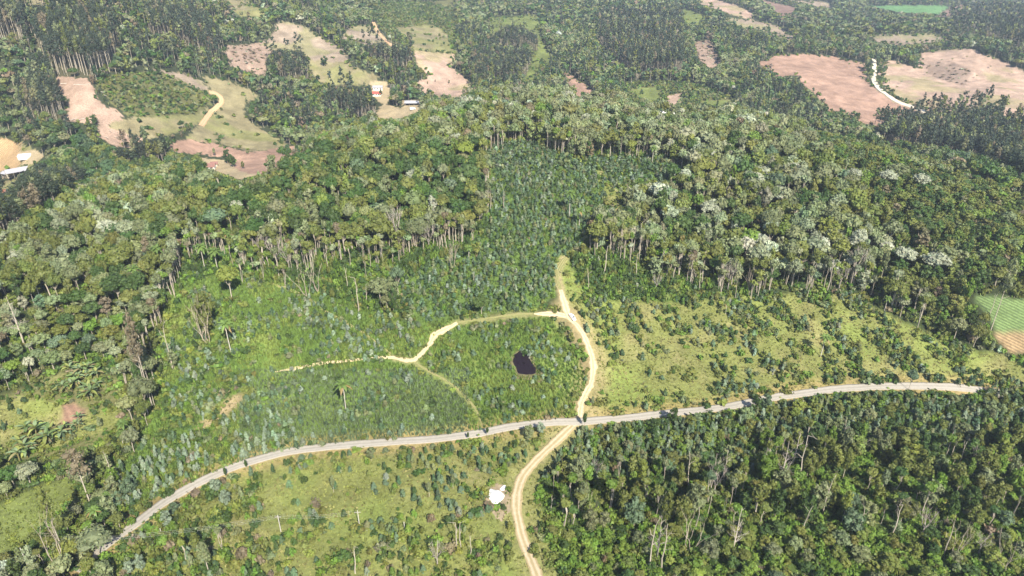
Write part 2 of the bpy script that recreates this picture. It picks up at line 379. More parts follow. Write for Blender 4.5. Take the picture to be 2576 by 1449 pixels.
def road_mat(name, c1, c2, rut, edge):
    """surface with wheel tracks running along the ribbon (u across, v along)"""
    m, t, o = new_mat(name)
    uv = N(t, 'ShaderNodeAttribute', attribute_name='across')
    g = N(t, 'ShaderNodeNewGeometry')
    nz = N(t, 'ShaderNodeTexNoise'); nz.inputs['Scale'].default_value = .8; nz.inputs['Detail'].default_value = 8; nz.inputs['Roughness'].default_value = .65
    t.links.new(g.outputs['Position'], nz.inputs['Vector'])
    # ruts at |u| = .45
    ab = N(t, 'ShaderNodeMath', operation='ABSOLUTE'); t.links.new(uv.outputs['Fac'], ab.inputs[0])
    su = N(t, 'ShaderNodeMath', operation='SUBTRACT'); su.inputs[1].default_value = .45; t.links.new(ab.outputs[0], su.inputs[0])
    a2 = N(t, 'ShaderNodeMath', operation='ABSOLUTE'); t.links.new(su.outputs[0], a2.inputs[0])
    mr = N(t, 'ShaderNodeMapRange'); mr.inputs['From Min'].default_value = .08; mr.inputs['From Max'].default_value = .36
    mr.inputs['To Min'].default_value = 0; mr.inputs['To Max'].default_value = rut; t.links.new(a2.outputs[0], mr.inputs[0])
    n2 = N(t, 'ShaderNodeMapRange'); n2.inputs['From Min'].default_value = .35; n2.inputs['From Max'].default_value = .65
    n2.inputs['To Min'].default_value = -.25; n2.inputs['To Max'].default_value = .35; t.links.new(nz.outputs[0], n2.inputs[0])
    ad = N(t, 'ShaderNodeMath', operation='ADD', use_clamp=True); t.links.new(mr.outputs[0], ad.inputs[0]); t.links.new(n2.outputs[0], ad.inputs[1])
    mx = N(t, 'ShaderNodeMix'); mx.data_type = 'RGBA'; mx.inputs[6].default_value = (*c1, 1); mx.inputs[7].default_value = (*c2, 1)
    t.links.new(ad.outputs[0], mx.inputs[0])
    p = N(t, 'ShaderNodeBsdfPrincipled'); p.inputs['Roughness'].default_value = .9; p.inputs['Specular IOR Level'].default_value = .15
    t.links.new(mx.outputs[2], p.inputs['Base Color'])
    bp = N(t, 'ShaderNodeBump'); bp.inputs['Strength'].default_value = .5; bp.inputs['Distance'].default_value = .1
    t.links.new(nz.outputs[0], bp.inputs['Height']); t.links.new(bp.outputs[0], p.inputs['Normal'])
    t.links.new(p.outputs[0], o.inputs[0])
    return m

# ------------------------------------------------------------------ mesh helpers (numpy)
def mesh_from(name, V, F3, F4, C=None, mat=None, attrs=None, smooth_=False):
    V = np.asarray(V, np.float32); F3 = np.asarray(F3, np.int32).reshape(-1, 3); F4 = np.asarray(F4, np.int32).reshape(-1, 4)
    me = bpy.data.meshes.new(name)
    me.vertices.add(len(V)); me.vertices.foreach_set('co', V.ravel())
    lv = np.concatenate([F3.ravel(), F4.ravel()])
    me.loops.add(len(lv)); me.loops.foreach_set('vertex_index', lv)
    ls = np.concatenate([np.arange(len(F3))*3, len(F3)*3+np.arange(len(F4))*4]).astype(np.int32)
    me.polygons.add(len(ls)); me.polygons.foreach_set('loop_start', ls)
    me.polygons.foreach_set('use_smooth', np.full(len(ls), bool(smooth_)))
    me.update(calc_edges=True)
    if C is not None:
        a = me.attributes.new('col', 'FLOAT_COLOR', 'POINT')
        cc = np.ones((len(V), 4), np.float32); cc[:, :3] = C; a.data.foreach_set('color', cc.ravel())
    for k, arr in (attrs or {}).items():
        a = me.attributes.new(k, 'FLOAT', 'POINT'); a.data.foreach_set('value', np.asarray(arr, np.float32))
    if mat: me.materials.append(mat)
    return me
class G:
    """a growing bag of geometry"""
    def __init__(s): s.V = []; s.F3 = []; s.F4 = []; s.C = []; s.n = 0
    def add(s, V, F3, F4, c):
        V = np.asarray(V, float); 
        if len(F3): s.F3.append(np.asarray(F3).reshape(-1, 3)+s.n)
        if len(F4): s.F4.append(np.asarray(F4).reshape(-1, 4)+s.n)
        c = np.asarray(c, float)
        s.C.append(np.broadcast_to(c, (len(V), 3)) if c.ndim == 1 else c); s.V.append(V); s.n += len(V)
    def arr(s):
        z3 = np.zeros((0, 3), int); z4 = np.zeros((0, 4), int)
        if not s.V: return np.zeros((0, 3)), z3, z4, np.zeros((0, 3))
        return np.concatenate(s.V), np.concatenate(s.F3) if s.F3 else z3, np.concatenate(s.F4) if s.F4 else z4, np.concatenate(s.C)
    def mesh(s, name, mat, sm=False):
        V, a, b, c = s.arr(); return mesh_from(name, V, a, b, c, mat, smooth_=sm)
def merge(*arrs):
    g = G()
    for V, a, b, c in arrs: g.add(V, a, b, c)
    return g.arr()
def tube(g, pts, rad, col, sides=5, cap=False):
    pts = np.asarray(pts, float); k = len(pts); rad = np.broadcast_to(rad, (k,))
    V = []
    for i in range(k):
        d = pts[min(i+1, k-1)]-pts[max(i-1, 0)]; d /= np.linalg.norm(d)+1e-9
        a = np.cross(d, [0, 0, 1.0] if abs(d[2]) < .9 else [1.0, 0, 0]); a /= np.linalg.norm(a)+1e-9; b = np.cross(d, a)
        th = np.arange(sides)*2*np.pi/sides
        V.append(pts[i]+rad[i]*(np.cos(th)[:, None]*a+np.sin(th)[:, None]*b))
    F = []
    for i in range(k-1):
        for j in range(sides):
            F.append((i*sides+j, i*sides+(j+1) % sides, (i+1)*sides+(j+1) % sides, (i+1)*sides+j))
    V = np.concatenate(V); F3 = []
    if cap:
        V = np.concatenate([V, pts[-1:]]); F3 = [((k-1)*sides+j, (k-1)*sides+(j+1) % sides, len(V)-1) for j in range(sides)]
    g.add(V, F3, F, col)
_t = (1+5**.5)/2
ICO_V = np.array([(-1,_t,0),(1,_t,0),(-1,-_t,0),(1,-_t,0),(0,-1,_t),(0,1,_t),(0,-1,-_t),(0,1,-_t),(_t,0,-1),(_t,0,1),(-_t,0,-1),(-_t,0,1)])/math.hypot(1, _t)
ICO_F = np.array([(0,11,5),(0,5,1),(0,1,7),(0,7,10),(0,10,11),(1,5,9),(5,11,4),(11,10,2),(10,7,6),(7,1,8),(3,9,4),(3,4,2),(3,2,6),(3,6,8),(3,8,9),(4,9,5),(2,4,11),(6,2,10),(8,6,7),(9,8,1)])
def blob(g, c, r, col, rs):
    g.add(ICO_V*np.asarray(r)*(.85+.3*rs.rand(12, 1))+c, ICO_F, [], col)
def unit(v): return v/(np.linalg.norm(v, axis=-1, keepdims=True)+1e-9)
def cards(g, P, Nn, size, col, rs, var=.28, asp=.75):
    """leaf clumps: small irregular four-cornered faces"""
    n = len(P); Nn = unit(Nn+rs.normal(0, .42, (n, 3)))
    a = unit(np.cross(Nn, rs.normal(0, 1, (n, 3)))); b = np.cross(Nn, a)
    s = size*(.6+.8*rs.rand(n))[:, None]
    q = []
    for sx, sy in ((-1, -1), (1, -1), (1, 1), (-1, 1)):
        q.append(P+a*s*sx*(.35+.4*rs.rand(n, 1))+b*s*asp*sy*(.35+.4*rs.rand(n, 1))+Nn*s*(rs.rand(n, 1)-.5)*.35)
    V = np.stack(q, 1).reshape(-1, 3); F = np.arange(4*n).reshape(-1, 4)
    cc = np.asarray(col, float)*(1-var+2*var*rs.rand(n, 1))*(1+rs.normal(0, .05, (n, 3)))
    g.add(V, [], F, np.repeat(np.clip(cc, 0, 1), 4, 0))
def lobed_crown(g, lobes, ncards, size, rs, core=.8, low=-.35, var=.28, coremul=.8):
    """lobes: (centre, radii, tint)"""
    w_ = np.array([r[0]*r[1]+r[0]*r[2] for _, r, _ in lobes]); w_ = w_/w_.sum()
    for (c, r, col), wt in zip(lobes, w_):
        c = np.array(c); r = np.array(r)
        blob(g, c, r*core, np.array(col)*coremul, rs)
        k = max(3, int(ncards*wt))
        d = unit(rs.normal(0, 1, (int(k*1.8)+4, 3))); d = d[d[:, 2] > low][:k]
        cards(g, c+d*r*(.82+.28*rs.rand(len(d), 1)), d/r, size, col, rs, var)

# prototypes are built at unit tint (colour 1) and tinted afterwards; bark keeps its own colour
def wob(base, top, k, amp, rs):
    t = np.linspace(0, 1, k)[:, None]; p = np.array(base)*(1-t)+np.array(top)*t
    o = rs.normal(0, amp, (k, 3)); o[0] = 0; o[:, 2] *= .2
    return p+np.cumsum(o, 0)*.5
BARK = (.26, .22, .17); BARKW = (.42, .37, .30); BARKG = (.32, .28, .25)
def p_tree(rs, kind, lod):
    """returns (trunk arrays, crown arrays); height 1 scaled: real metres, nominal height 12"""
    T = G(); Cn = G()
    nc = {0: 520, 1: 180, 2: 40, 3: 16}[lod]; sz = {0: .52, 1: .82, 2: 1.7, 3: 2.9}[lod]
    sides = {0: 5, 1: 4, 2: 3, 3: 3}[lod]
    H = 12.0
    if kind == 'dome':        # umbrella of several low domes on a long branching trunk
        R = 3.7+rs.rand()*1.1; hb = H*(.66+.06*rs.rand()); lobes = []
        nl = 7 if lod < 2 else (3 if lod == 2 else 1)
        for i in range(nl):
            a = i*2.4+rs.rand(); rr = 0 if i == 0 else R*(.45+.22*rs.rand())
            if nl == 1: rr = 0
            k = (1.0 if nl == 1 else .52+.16*rs.rand())
            lobes.append(((math.cos(a)*rr, math.sin(a)*rr, hb+1.0+(1.5 if i == 0 else .3*rs.rand()-.1*rr)), (R*k, R*k, R*k*.85), (1, 1, 1)*np.array(.88+.24*rs.rand())))
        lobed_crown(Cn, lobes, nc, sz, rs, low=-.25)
        fork = np.array([rs.normal(0, .3), rs.normal(0, .3), hb*.62])
        tube(T, wob((0, 0, -1), fork, 4 if lod < 2 else 2, .18, rs), np.linspace(.26, .17, 4 if lod < 2 else 2), BARKW, sides)
        if lod < 3:
            for (c, r, _) in lobes[:6 if lod == 0 else 4]:
                e = np.array(c)-[0, 0, r[2]*.3]
                tube(T, wob(fork, e, 3 if lod == 0 else 2, .2, rs), np.linspace(.13, .05, 3 if lod == 0 else 2), BARKW, max(3, sides-1))
    elif kind == 'edge':      # long bare pale stem with a small uneven crown, often forked
        R = 2.0+rs.rand()*.8; hb = H*.80; lobes = []; nl = 6 if lod < 2 else 2
        for i in range(nl):
            a = i*2.4+rs.rand(); rr = R*.55*rs.rand()*(i > 0); k = .42+.2*rs.rand()
            lobes.append(((math.cos(a)*rr, math.sin(a)*rr, hb+.5+1.6*rs.rand()), (R*k, R*k, R*k*.75), (1, 1, 1)*np.array(.85+.3*rs.rand())))
        lobed_crown(Cn, lobes, int(nc*.55), sz, rs, low=-.3, core=.7)
        for s in range(1+(rs.rand() < .5)):
            f_ = np.array([rs.normal(0, .5), rs.normal(0, .5), H*.55]); tube(T, wob((s*.3, 0, -1), f_, 4, .22, rs), np.linspace(.17, .12, 4), BARKW, sides)
            for (c, r, _) in lobes[:4]: tube(T, wob(f_, np.array(c), 3, .25, rs), [.10, .07, .04], BARKW, 3)
    elif kind == 'round':     # cauliflower of tight clumps
        R = 3.6+rs.rand()*.9; lobes = []; nl = 13 if lod < 2 else 4; hb = H*.70
        for i in range(nl):
            f = (i+.5)/nl; ph = math.acos(1-1.25*f); a = i*2.399+rs.rand()*.4; k = (.34+.12*rs.rand()) if nl > 4 else .6
            lobes.append(((math.cos(a)*math.sin(ph)*R*.72, math.sin(a)*math.sin(ph)*R*.72, hb+math.cos(ph)*R*.62), (R*k, R*k, R*k*.9), (1, 1, 1)*np.array(.85+.3*rs.rand())))
        lobed_crown(Cn, lobes, nc, sz, rs, low=-.5, core=.8)
        tube(T, wob((0, 0, -1), (rs.normal(0, .3), rs.normal(0, .3), hb), 4, .2, rs), np.linspace(.27, .12, 4), BARKW, sides)
    elif kind == 'dense':     # irregular heap of foliage reaching low
        R = 2.9+rs.rand()*.8; lobes = []
        nl = 10 if lod < 2 else (4 if lod == 2 else 2)
        for i in range(nl):
            a = i*2.399+rs.rand(); f = i/max(1, nl-1); rr = R*(.15+.62*math.sin(math.pi*(.1+.85*f)))*(0.6+.5*rs.rand())
            k = .36+.2*rs.rand() if nl > 4 else .62
            lobes.append(((math.cos(a)*rr, math.sin(a)*rr, H*(.28+.60*(1-f))), (R*k, R*k, R*k*(.8+.3*rs.rand())), (1, 1, 1)*np.array(.78+.42*rs.rand())))
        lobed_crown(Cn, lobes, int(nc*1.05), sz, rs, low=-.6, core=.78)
        tube(T, wob((0, 0, -1), (rs.normal(0, .3), rs.normal(0, .3), H*.72), 4 if lod < 2 else 2, .25, rs), np.linspace(.24, .08, 4 if lod < 2 else 2), BARK, sides)
    elif kind == 'tall':      # narrow uneven crown along an upright pale stem
        R = 1.7+rs.rand()*.5; lobes = []
        nl = 9 if lod < 2 else (4 if lod == 2 else 2)
        for i in range(nl):
            f = i/max(1, nl-1); a = i*2.4+rs.rand(); rr = R*.5*rs.rand()*(1 if nl > 2 else .2)
            k = (.45+.35*math.sin(math.pi*(.15+.75*f)))*(1 if nl > 2 else 1.3)
            lobes.append(((math.cos(a)*rr, math.sin(a)*rr, H*(.50+.47*f)), (R*k, R*k, R*k*1.05), (1, 1, 1)*np.array(.8+.4*rs.rand())))
        lobed_crown(Cn, lobes, int(nc*.8), sz*.95, rs, low=-.8, core=.62)
        tube(T, wob((0, 0, -1), (rs.normal(0, .2), rs.normal(0, .2), H*.95), 5 if lod < 2 else 2, .1, rs), np.linspace(.20, .05, 5 if lod < 2 else 2), BARKW, sides)
        if lod < 2:
            for i in range(5):
                z = H*(.4+.1*i); a = rs.rand()*6.28; tube(T, [(0, 0, z), (math.cos(a)*R*.8, math.sin(a)*R*.8, z+1.2)], [.07, .03], BARKW, 3)
    elif kind == 'gum':       # tall eucalyptus: bare pole, thin crown in the top third; nominal 12 m, scaled to 30
        R = 1.25+rs.rand()*.5; lobes = []
        nl = 7 if lod < 2 else (4 if lod == 2 else 2)
        for i in range(nl):
            f = i/max(1, nl-1); a = i*2.4+rs.rand(); rr = R*(.15+.45*rs.rand())*(f < .9); kf = .42+.22*math.sin(math.pi*(.2+.7*f))
            lobes.append(((math.cos(a)*rr, math.sin(a)*rr, H*(.60+.33*f+.03*rs.rand())), (R*kf, R*kf, R*.62), (1, 1, 1)*np.array(.75+.45*rs.rand())))
        lobed_crown(Cn, lobes, int(nc*.75), sz*.42, rs, low=-.9, core=.6)
        tube(T, wob((0, 0, -.6), (rs.normal(0, .12), rs.normal(0, .12), H*.97), 5 if lod < 2 else 2, .05, rs), np.linspace(.12, .03, 5 if lod < 2 else 2), BARKW, sides)
        if lod < 2:
            for i in range(6):
                z = H*(.42+.08*i); a = rs.rand()*6.28; tube(T, [(0, 0, z), (math.cos(a)*R*.8, math.sin(a)*R*.8, z+.5)], [.04, .015], BARKW, 3)
    return T.arr(), Cn.arr()
def p_sapling(rs, lod):
    """young eucalyptus: soft cone of upswept sprays; nominal 3 m"""
    g = G(); H = 3.0; nc = {0: 95, 1: 34, 2: 14}[lod]; s = {0: .34, 1: .55, 2: .85}[lod]
    f = rs.rand(nc)**.8; a = rs.rand(nc)*6.283; r = (1-f)**.7*(.75+.3*rs.rand(nc))*.95+.06
    P = np.stack([np.cos(a)*r, np.sin(a)*r, .25+f*(H-.3)], 1); Nn = np.stack([np.cos(a), np.sin(a), .7+f], 1)
    cards(g, P, Nn, s, (1, 1, 1), rs, .3, 1.0)
    V = ICO_V*np.array([.62, .62, 1.15])*(.85+.3*rs.rand(12, 1))+(0, 0, 1.25); V[:, :2] *= np.clip(1.35-V[:, 2:]/2.6, .2, 1.3)
    g.add(V, ICO_F, [], (.7, .7, .7))
    if lod == 0: tube(g, [(0, 0, -.3), (0, 0, 2.6)], [.05, .02], (1.6, 1.3, 1.1), 3)
    return g.arr()
def p_bush(rs, lod):
    g = G(); nc = {0: 130, 1: 40, 2: 14}[lod]; s = {0: .34, 1: .55, 2: .95}[lod]; lobes = []
    for i in range(6 if lod < 2 else 2):
        a = rs.rand()*6.28; rr = 1.0*rs.rand()**.7*(i > 0); k = .35+.4*rs.rand()
        lobes.append(((math.cos(a)*rr, math.sin(a)*rr, .25+.75*rs.rand()*(1-.4*rr)), (k, k, k*(.6+.6*rs.rand())), (1, 1, 1)*np.array(.7+.6*rs.rand())))
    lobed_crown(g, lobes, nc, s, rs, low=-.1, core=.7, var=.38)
    P = np.stack([rs.normal(0, .6, nc//4), rs.normal(0, .6, nc//4), .2+1.1*rs.rand(nc//4)], 1); cards(g, P, rs.normal(0, 1, (nc//4, 3))+[0, 0, 1], s, (1.1, 1.1, 1), rs, .4)
    return g.arr()
def p_tuft(rs, k):
    g = G(); a = rs.rand(k)*6.283; r = rs.rand(k)*.55; h = .5+.7*rs.rand(k)
    b = np.stack([np.cos(a)*r, np.sin(a)*r, np.zeros(k)-.05], 1); th = rs.rand(k)*6.283; w_ = .10+.12*rs.rand(k)
    d = np.stack([np.cos(th), np.sin(th), np.zeros(k)], 1)*w_[:, None]
    tip = b+np.stack([rs.normal(0, .22, k), rs.normal(0, .22, k), h], 1)
    V = np.stack([b-d, b+d, tip], 1).reshape(-1, 3)
    g.add(V, np.arange(3*k).reshape(-1, 3), [], np.repeat(np.ones((k, 3))*(.7+.6*rs.rand(k, 1)), 3, 0))
    return g.arr()
def branchy(g, p, d, L, r, depth, rs, col, spread=.55, sides=3, up=.25, kids=3):
    e = p+d*L; tube(g, [p, p+d*L*.5+rs.normal(0, L*.05, 3), e], [r, r*.8, r*.62], col, sides)
    if depth == 0: return
    for i in range(kids):
        nd = unit(d+rs.normal(0, spread, 3)+[0, 0, up]); st = p+d*L*(.55+.45*(i+1)/kids)
        branchy(g, st, nd, L*(.62+.2*rs.rand()), r*.55, depth-1, rs, col, spread, 3, up, kids)
def p_bare(rs, kind):
    """leafless tree, nominal 10 m"""
    g = G()
    if kind == 'fan':
        tube(g, wob((0, 0, -1), (0, 0, 3.8), 3, .1, rs), [.24, .2, .17], BARKG, 5)
        for i in range(5):
            a = i*1.257+rs.rand()*.5; branchy(g, np.array([0, 0, 3.6]), unit(np.array([math.cos(a)*.6, math.sin(a)*.6, 1.1])), 2.6, .12, 3, rs, BARKG, .38)
    elif kind == 'spire':
        top = np.array([rs.normal(0, .5), rs.normal(0, .5), 10.]); pts = wob((0, 0, -1), top, 6, .15, rs); tube(g, pts, np.linspace(.2, .04, 6), BARKW, 5)
        for i in range(16):
            f = .3+.66*rs.rand(); p = pts[0]*(1-f)+pts[-1]*f; a = rs.rand()*6.28
            branchy(g, p, unit(np.array([math.cos(a), math.sin(a), .55])), 1.9*(1.15-f), .05, 2, rs, BARKG, .45, kids=2)
    elif kind == 'twist':
        for s in range(3):
            branchy(g, np.array([rs.normal(0, .25), rs.normal(0, .25), -.5]), unit(np.array([rs.normal(0, .22), rs.normal(0, .22), 1])), 4.2, .14, 3, rs, (.33, .28, .22), .4, 4, .35, 2)
    else:                    # snag
        pts = wob((0, 0, -1), (rs.normal(0, .8), rs.normal(0, .8), 9.5), 6, .35, rs); tube(g, pts, np.linspace(.19, .07, 6), BARKW, 5, True)
        for i in range(3): branchy(g, pts[3+i % 3], unit(rs.normal(0, 1, 3)*[1, 1, .3]+[0, 0, .7]), 1.3, .06, 1, rs, BARKW, .5, kids=2)
    return g.arr()
def p_palm(rs, dead=False):
    T = G(); Cn = G(); H = 11.0
    pts = wob((0, 0, -1), (rs.normal(0, .3), rs.normal(0, .3), H), 6, .06, rs)
    tube(T, pts, [.2, .17, .15, .15, .15, .17], (.50, .46, .40), 6)
    top = pts[-1]; tube(T, [top, top+[0, 0, .9]], [.17, .08], (.18, .22, .08), 5)
    nf = 20
    for i in range(nf):
        a = i*2.399+rs.rand()*.3; el = .95-1.35*(i/nf); L = 3.3+.6*rs.rand(); k = 6
        t = np.linspace(0, 1, k); ho = np.array([math.cos(a), math.sin(a), 0]); dr = 1.9
        P = top+[0, 0, .6]+np.outer(L*(t*math.cos(el)*.95), ho)+np.outer(L*(t*math.sin(el)+.0)-dr*t**2.2, [0, 0, 1])
        sd_ = np.cross(ho, [0, 0, 1]); wd = .62*np.sin(np.pi*np.clip(t*.86+.12, 0, 1))[:, None]
        dn = np.array([0, 0, -.38])
        V = np.concatenate([P, P+sd_*wd+dn*wd, P-sd_*wd+dn*wd]); F = []
        for j in range(k-1): F += [(j, j+1, k+j+1, k+j), (j+1, j, 2*k+j, 2*k+j+1)]
        Cn.add(V, [], F, np.array((.13, .20, .05))*(.75+.5*rs.rand()) if i < nf-3 or not dead else np.array((.26, .19, .08)))
    if dead:
        for i in range(4):
            a = rs.rand()*6.28; e = top+[math.cos(a)*.7, math.sin(a)*.7, -1.9]; V = [top+[.15, 0, 0], top+[-.15, 0, 0], e+[-.2, .1, 0], e+[.2, -.1, 0]]
            Cn.add(V, [], [(0, 1, 2, 3)], (.28, .20, .09))
    return T.arr(), Cn.arr()
def p_banana(rs, ns):
    T = G(); Cn = G()
    for s in range(ns):
        b = np.array([rs.normal(0, 1.1*(ns > 1)), rs.normal(0, 1.1*(ns > 1)), 0]); h = 1.6+1.3*rs.rand(); lean = rs.normal(0, .15, 2)
        top = b+[lean[0]*h, lean[1]*h, h]; tube(T, [b-[0, 0, .3], top], [.16, .10], (.22, .20, .09), 5)
        for i in range(9):
            a = i*2.399+rs.rand(); L = 2.0+.9*rs.rand(); el = 1.15-1.0*(i/9); k = 5; t = np.linspace(0, 1, k); ho = np.array([math.cos(a), math.sin(a), 0])
            P = top+np.outer(L*t*math.cos(el), ho)+np.outer(L*t*math.sin(el)-1.1*t**2, [0, 0, 1]); sdv = np.cross(ho, [0, 0, 1]); wd = .38*np.sin(np.pi*np.clip(t*.8+.16, 0, 1))[:, None]
            V = np.concatenate([P, P+sdv*wd+[0, 0, .12]*(wd > 0), P-sdv*wd+[0, 0, .12]*(wd > 0)]); F = []
            for j in range(k-1): F += [(j, j+1, k+j+1, k+j), (j+1, j, 2*k+j, 2*k+j+1)]
            Cn.add(V, [], F, np.array([(.17, .25, .09), (.20, .27, .14), (.30, .34, .10), (.24, .21, .10)][[0, 0, 1, 1, 2, 3][rs.randint(6)]])*(.8+.3*rs.rand()))
    return T.arr(), Cn.arr()

def scatter(protos, vi, x, y, z, rot, sxy, sz, tint, barkmask=None):
    """joins many tinted copies of prototypes into one set of arrays"""
    out = G()
    for k, (V, F3, F4, C) in enumerate(protos):
        m = np.nonzero(vi == k)[0]
        if not len(m): continue
        nV = len(V); c, s = np.cos(rot[m])[:, None], np.sin(rot[m])[:, None]
        X = (V[None, :, 0]*c-V[None, :, 1]*s)*sxy[m, None]+x[m, None]
        Y = (V[None, :, 0]*s+V[None, :, 1]*c)*sxy[m, None]+y[m, None]
        Z = V[None, :, 2]*sz[m, None]+z[m, None]
        off = (np.arange(len(m))*nV)[:, None, None]
        CC = C[None]*tint[m][:, None, :]
        if barkmask is not None and barkmask[k]:
            nb = barkmask[k]; CC[:, :nb] = C[None, :nb]
        out.add(np.stack([X, Y, Z], -1).reshape(-1, 3), (F3[None]+off).reshape(-1, 3), (F4[None]+off).reshape(-1, 4), CC.reshape(-1, 3))
    return out

def resample(P, step):
    P = np.array(P); 
    # Catmull-Rom through the points, then even steps
    Q = np.concatenate([[2*P[0]-P[1]], P, [2*P[-1]-P[-2]]]); out = []
    for i in range(1, len(Q)-2):
        t = np.linspace(0, 1, 24, endpoint=False)[:, None]
        out.append(.5*((2*Q[i])+(-Q[i-1]+Q[i+1])*t+(2*Q[i-1]-5*Q[i]+4*Q[i+1]-Q[i+2])*t**2+(-Q[i-1]+3*Q[i]-3*Q[i+1]+Q[i+2])*t**3))
    out = np.concatenate(out+[P[-1:]]); s = np.concatenate([[0], np.cumsum(np.linalg.norm(np.diff(out, axis=0), axis=1))])
    u = np.arange(0, s[-1], step); return np.stack([np.interp(u, s, out[:, k]) for k in range(2)], 1)

# ------------------------------------------------------------------ object helpers
def link(name, data, parent=None, loc=None, rotz=0, scale=None):
    o = bpy.data.objects.new(name, data); COL.objects.link(o)
    if parent: o.parent = parent
    if loc is not None: o.location = [float(v) for v in loc]
    if rotz: o.rotation_euler = (0, 0, float(rotz))
    if scale is not None: o.scale = [float(v) for v in scale]
    return o
def tag(o, label, cat, group=None, kind=None):
    if label: o['label'] = label
    if cat: o['category'] = cat
    if group: o['group'] = group
    if kind: o['kind'] = kind
    return o
def struct(o, label=None, kind='structure'):
    o['kind'] = kind
    if label: o['label'] = label
    return o

# ------------------------------------------------------------------ ground
COLS = {FOREST: (.038, .052, .020), DENSE: (.032, .042, .018), WOOD: (.075, .110, .028), PLANT: (.100, .155, .038), WEED: (.092, .145, .032), GRASS: (.185, .200, .064),
        VINE: (.06, .10, .022), PALE: (.31, .245, .185), TAN_: (.43, .305, .235), RED: (.35, .225, .168), PINK: (.36, .255, .195), FARF: (.045, .055, .028), EUC: (.085, .080, .045),
        MEAD: (.15, .18, .055), SHRUBF: (.135, .135, .055), ROAD: (.30, .25, .14), POND: (.10, .08, .05), CROP: (.135, .195, .075), ORCH: (.42, .29, .16), SLASH: (.31, .225, .175),
        PAST: (.245, .212, .120), PURP: (.24, .155, .125), LIME: (.26, .22, .15), YARD: (.40, .32, .20), BARE: (.24, .15, .105)}
CT = np.zeros((32, 3)); 
for k, v in COLS.items(): CT[k] = v
jx = (fbm(GX/3.5, GY/3.5, 21)-.5); jy = (fbm(GX/3.5, GY/3.5, 31)-.5)
jam = np.clip(GR*.009, 1.5, 8)
pxg, pyg, _ = proj(GX+jx*jam*1.2, GY+jy*jam*1.6, GZ)
hid = TAN < HOR-1e-3
KG = klass(pxg, pyg)
KG = np.where(hid & (GR > 420), FARF, KG)
KG = np.where((GY < 20) | (GR > 2400), FARF, KG)
out_lr = (pxg < -700) | (pxg > W0+700)
KG = np.where(out_lr & OPEN[KG], FARF, KG)
KG[((GR < 165) | (pyg > H0+90)) & (KG == ROAD)] = GRASS
CG = CT[KG].copy()
big = fbm(GX/38, GY/38, 41)[..., None]; med = fbm(GX/9, GY/9, 51)[..., None]
isg = np.isin(KG, [GRASS])[..., None]; isw = np.isin(KG, [WEED])[..., None]
CG = np.where(isg, CG*(1-.45*np.clip((med-.5)*4, 0, 1))+np.array((.31, .26, .13))*.45*np.clip((med-.5)*4, 0, 1), CG)
CG = np.where(isg, CG*(1-.6*np.clip((big-.52)*6, 0, 1))+np.array((.20, .26, .06))*.6*np.clip((big-.52)*6, 0, 1), CG)
CG = np.where(isw, CG*(.7+.6*med)+np.array((.10, .10, .03))*np.clip((big-.55)*5, 0, 1), CG)
isp = np.isin(KG, [PAST, PALE, TAN_, RED, SHRUBF, MEAD, PINK, SLASH, PURP])[..., None]
CG = np.where(isp, CG*(.70+.6*med)*(.80+.4*big)*(.88+.24*fbm(GX/3., GY/14., 66)[..., None]), CG)
isq = np.isin(KG, [PAST, PALE, TAN_])[..., None]
kq = np.clip((fbm(GX/30, GY/30, 77, 5)-.52)*9, 0, 1)[..., None]*isq
CG = CG*(1-.38*kq)+np.array((.075, .09, .02))*kq
# dry trodden grass round the tracks and verges
def near_line(ln, wid):
    P = np.array([hit(a, b)[:2] for a, b in ln]); C = resample(P, 3.0); m = (GR < 420) & (KG != POND)
    d = np.full(GX.shape, 1e9); q = np.stack([GX[m], GY[m]], -1)
    dd = np.full(len(q), 1e9)
    for c in C: dd = np.minimum(dd, np.hypot(q[:, 0]-c[0], q[:, 1]-c[1]))
    d[m] = dd; return np.clip((wid-d)/(wid*.5), 0, 1)
for ln, wid, colr, st_ in (([(505,1080),(560,1035),(600,1000)], 4, (.36, .27, .17), .8), (PAVED, 8.5, (.33, .25, .11), .8), (TRK_N[3:], 9, (.34, .27, .14), .75), (TRK_N[:4], 3, (.28, .24, .12), .6), (TRK_W[:7], 3.5, (.22, .22, .08), .45), (TRK_S, 8, (.25, .23, .10), .6), (TRK_D, 3, (.20, .21, .07), .4)):
    k_ = (near_line(ln, wid)*st_*np.clip(.35+1.3*fbm(GX/4, GY/4, 55), 0, 1))[..., None]
    CG = CG*(1-k_)+np.array(colr)*k_
# dry verges beside the paved road, rusty on its uphill side
rows = np.where(KG == ORCH, 1.0, np.where(KG == CROP, .9, np.where(np.isin(KG, [RED, TAN_, PALE]), .22, np.where(KG == PAST, .10, np.where(KG == BARE, .5, 0.)))))
mcrop = (KG == CROP) & (GR < 500)
CG[mcrop & (pyg > 838)] = (.30, .215, .12)
CG[(KG == CROP) & (GR > 800)] = (.13, .26, .10)
# soften class borders a little
SMC = np.stack([smooth(smooth(CG[..., ch], 1, 0), 1, 1) for ch in range(3)], -1)
CG = np.where((GR < 480)[..., None], SMC, CG)
idx = np.arange(NA*NR).reshape(NR, NA)
F4 = np.stack([idx[:-1, :-1], idx[:-1, 1:], idx[1:, 1:], idx[1:, :-1]], -1).reshape(-1, 4)[:, ::-1]
me = mesh_from('ground', np.stack([GX, GY, GZ], -1).reshape(-1, 3), [], F4, CG.reshape(-1, 3), ground_mat(), {'rows': rows.ravel()}, True)
struct(link('ground', me))

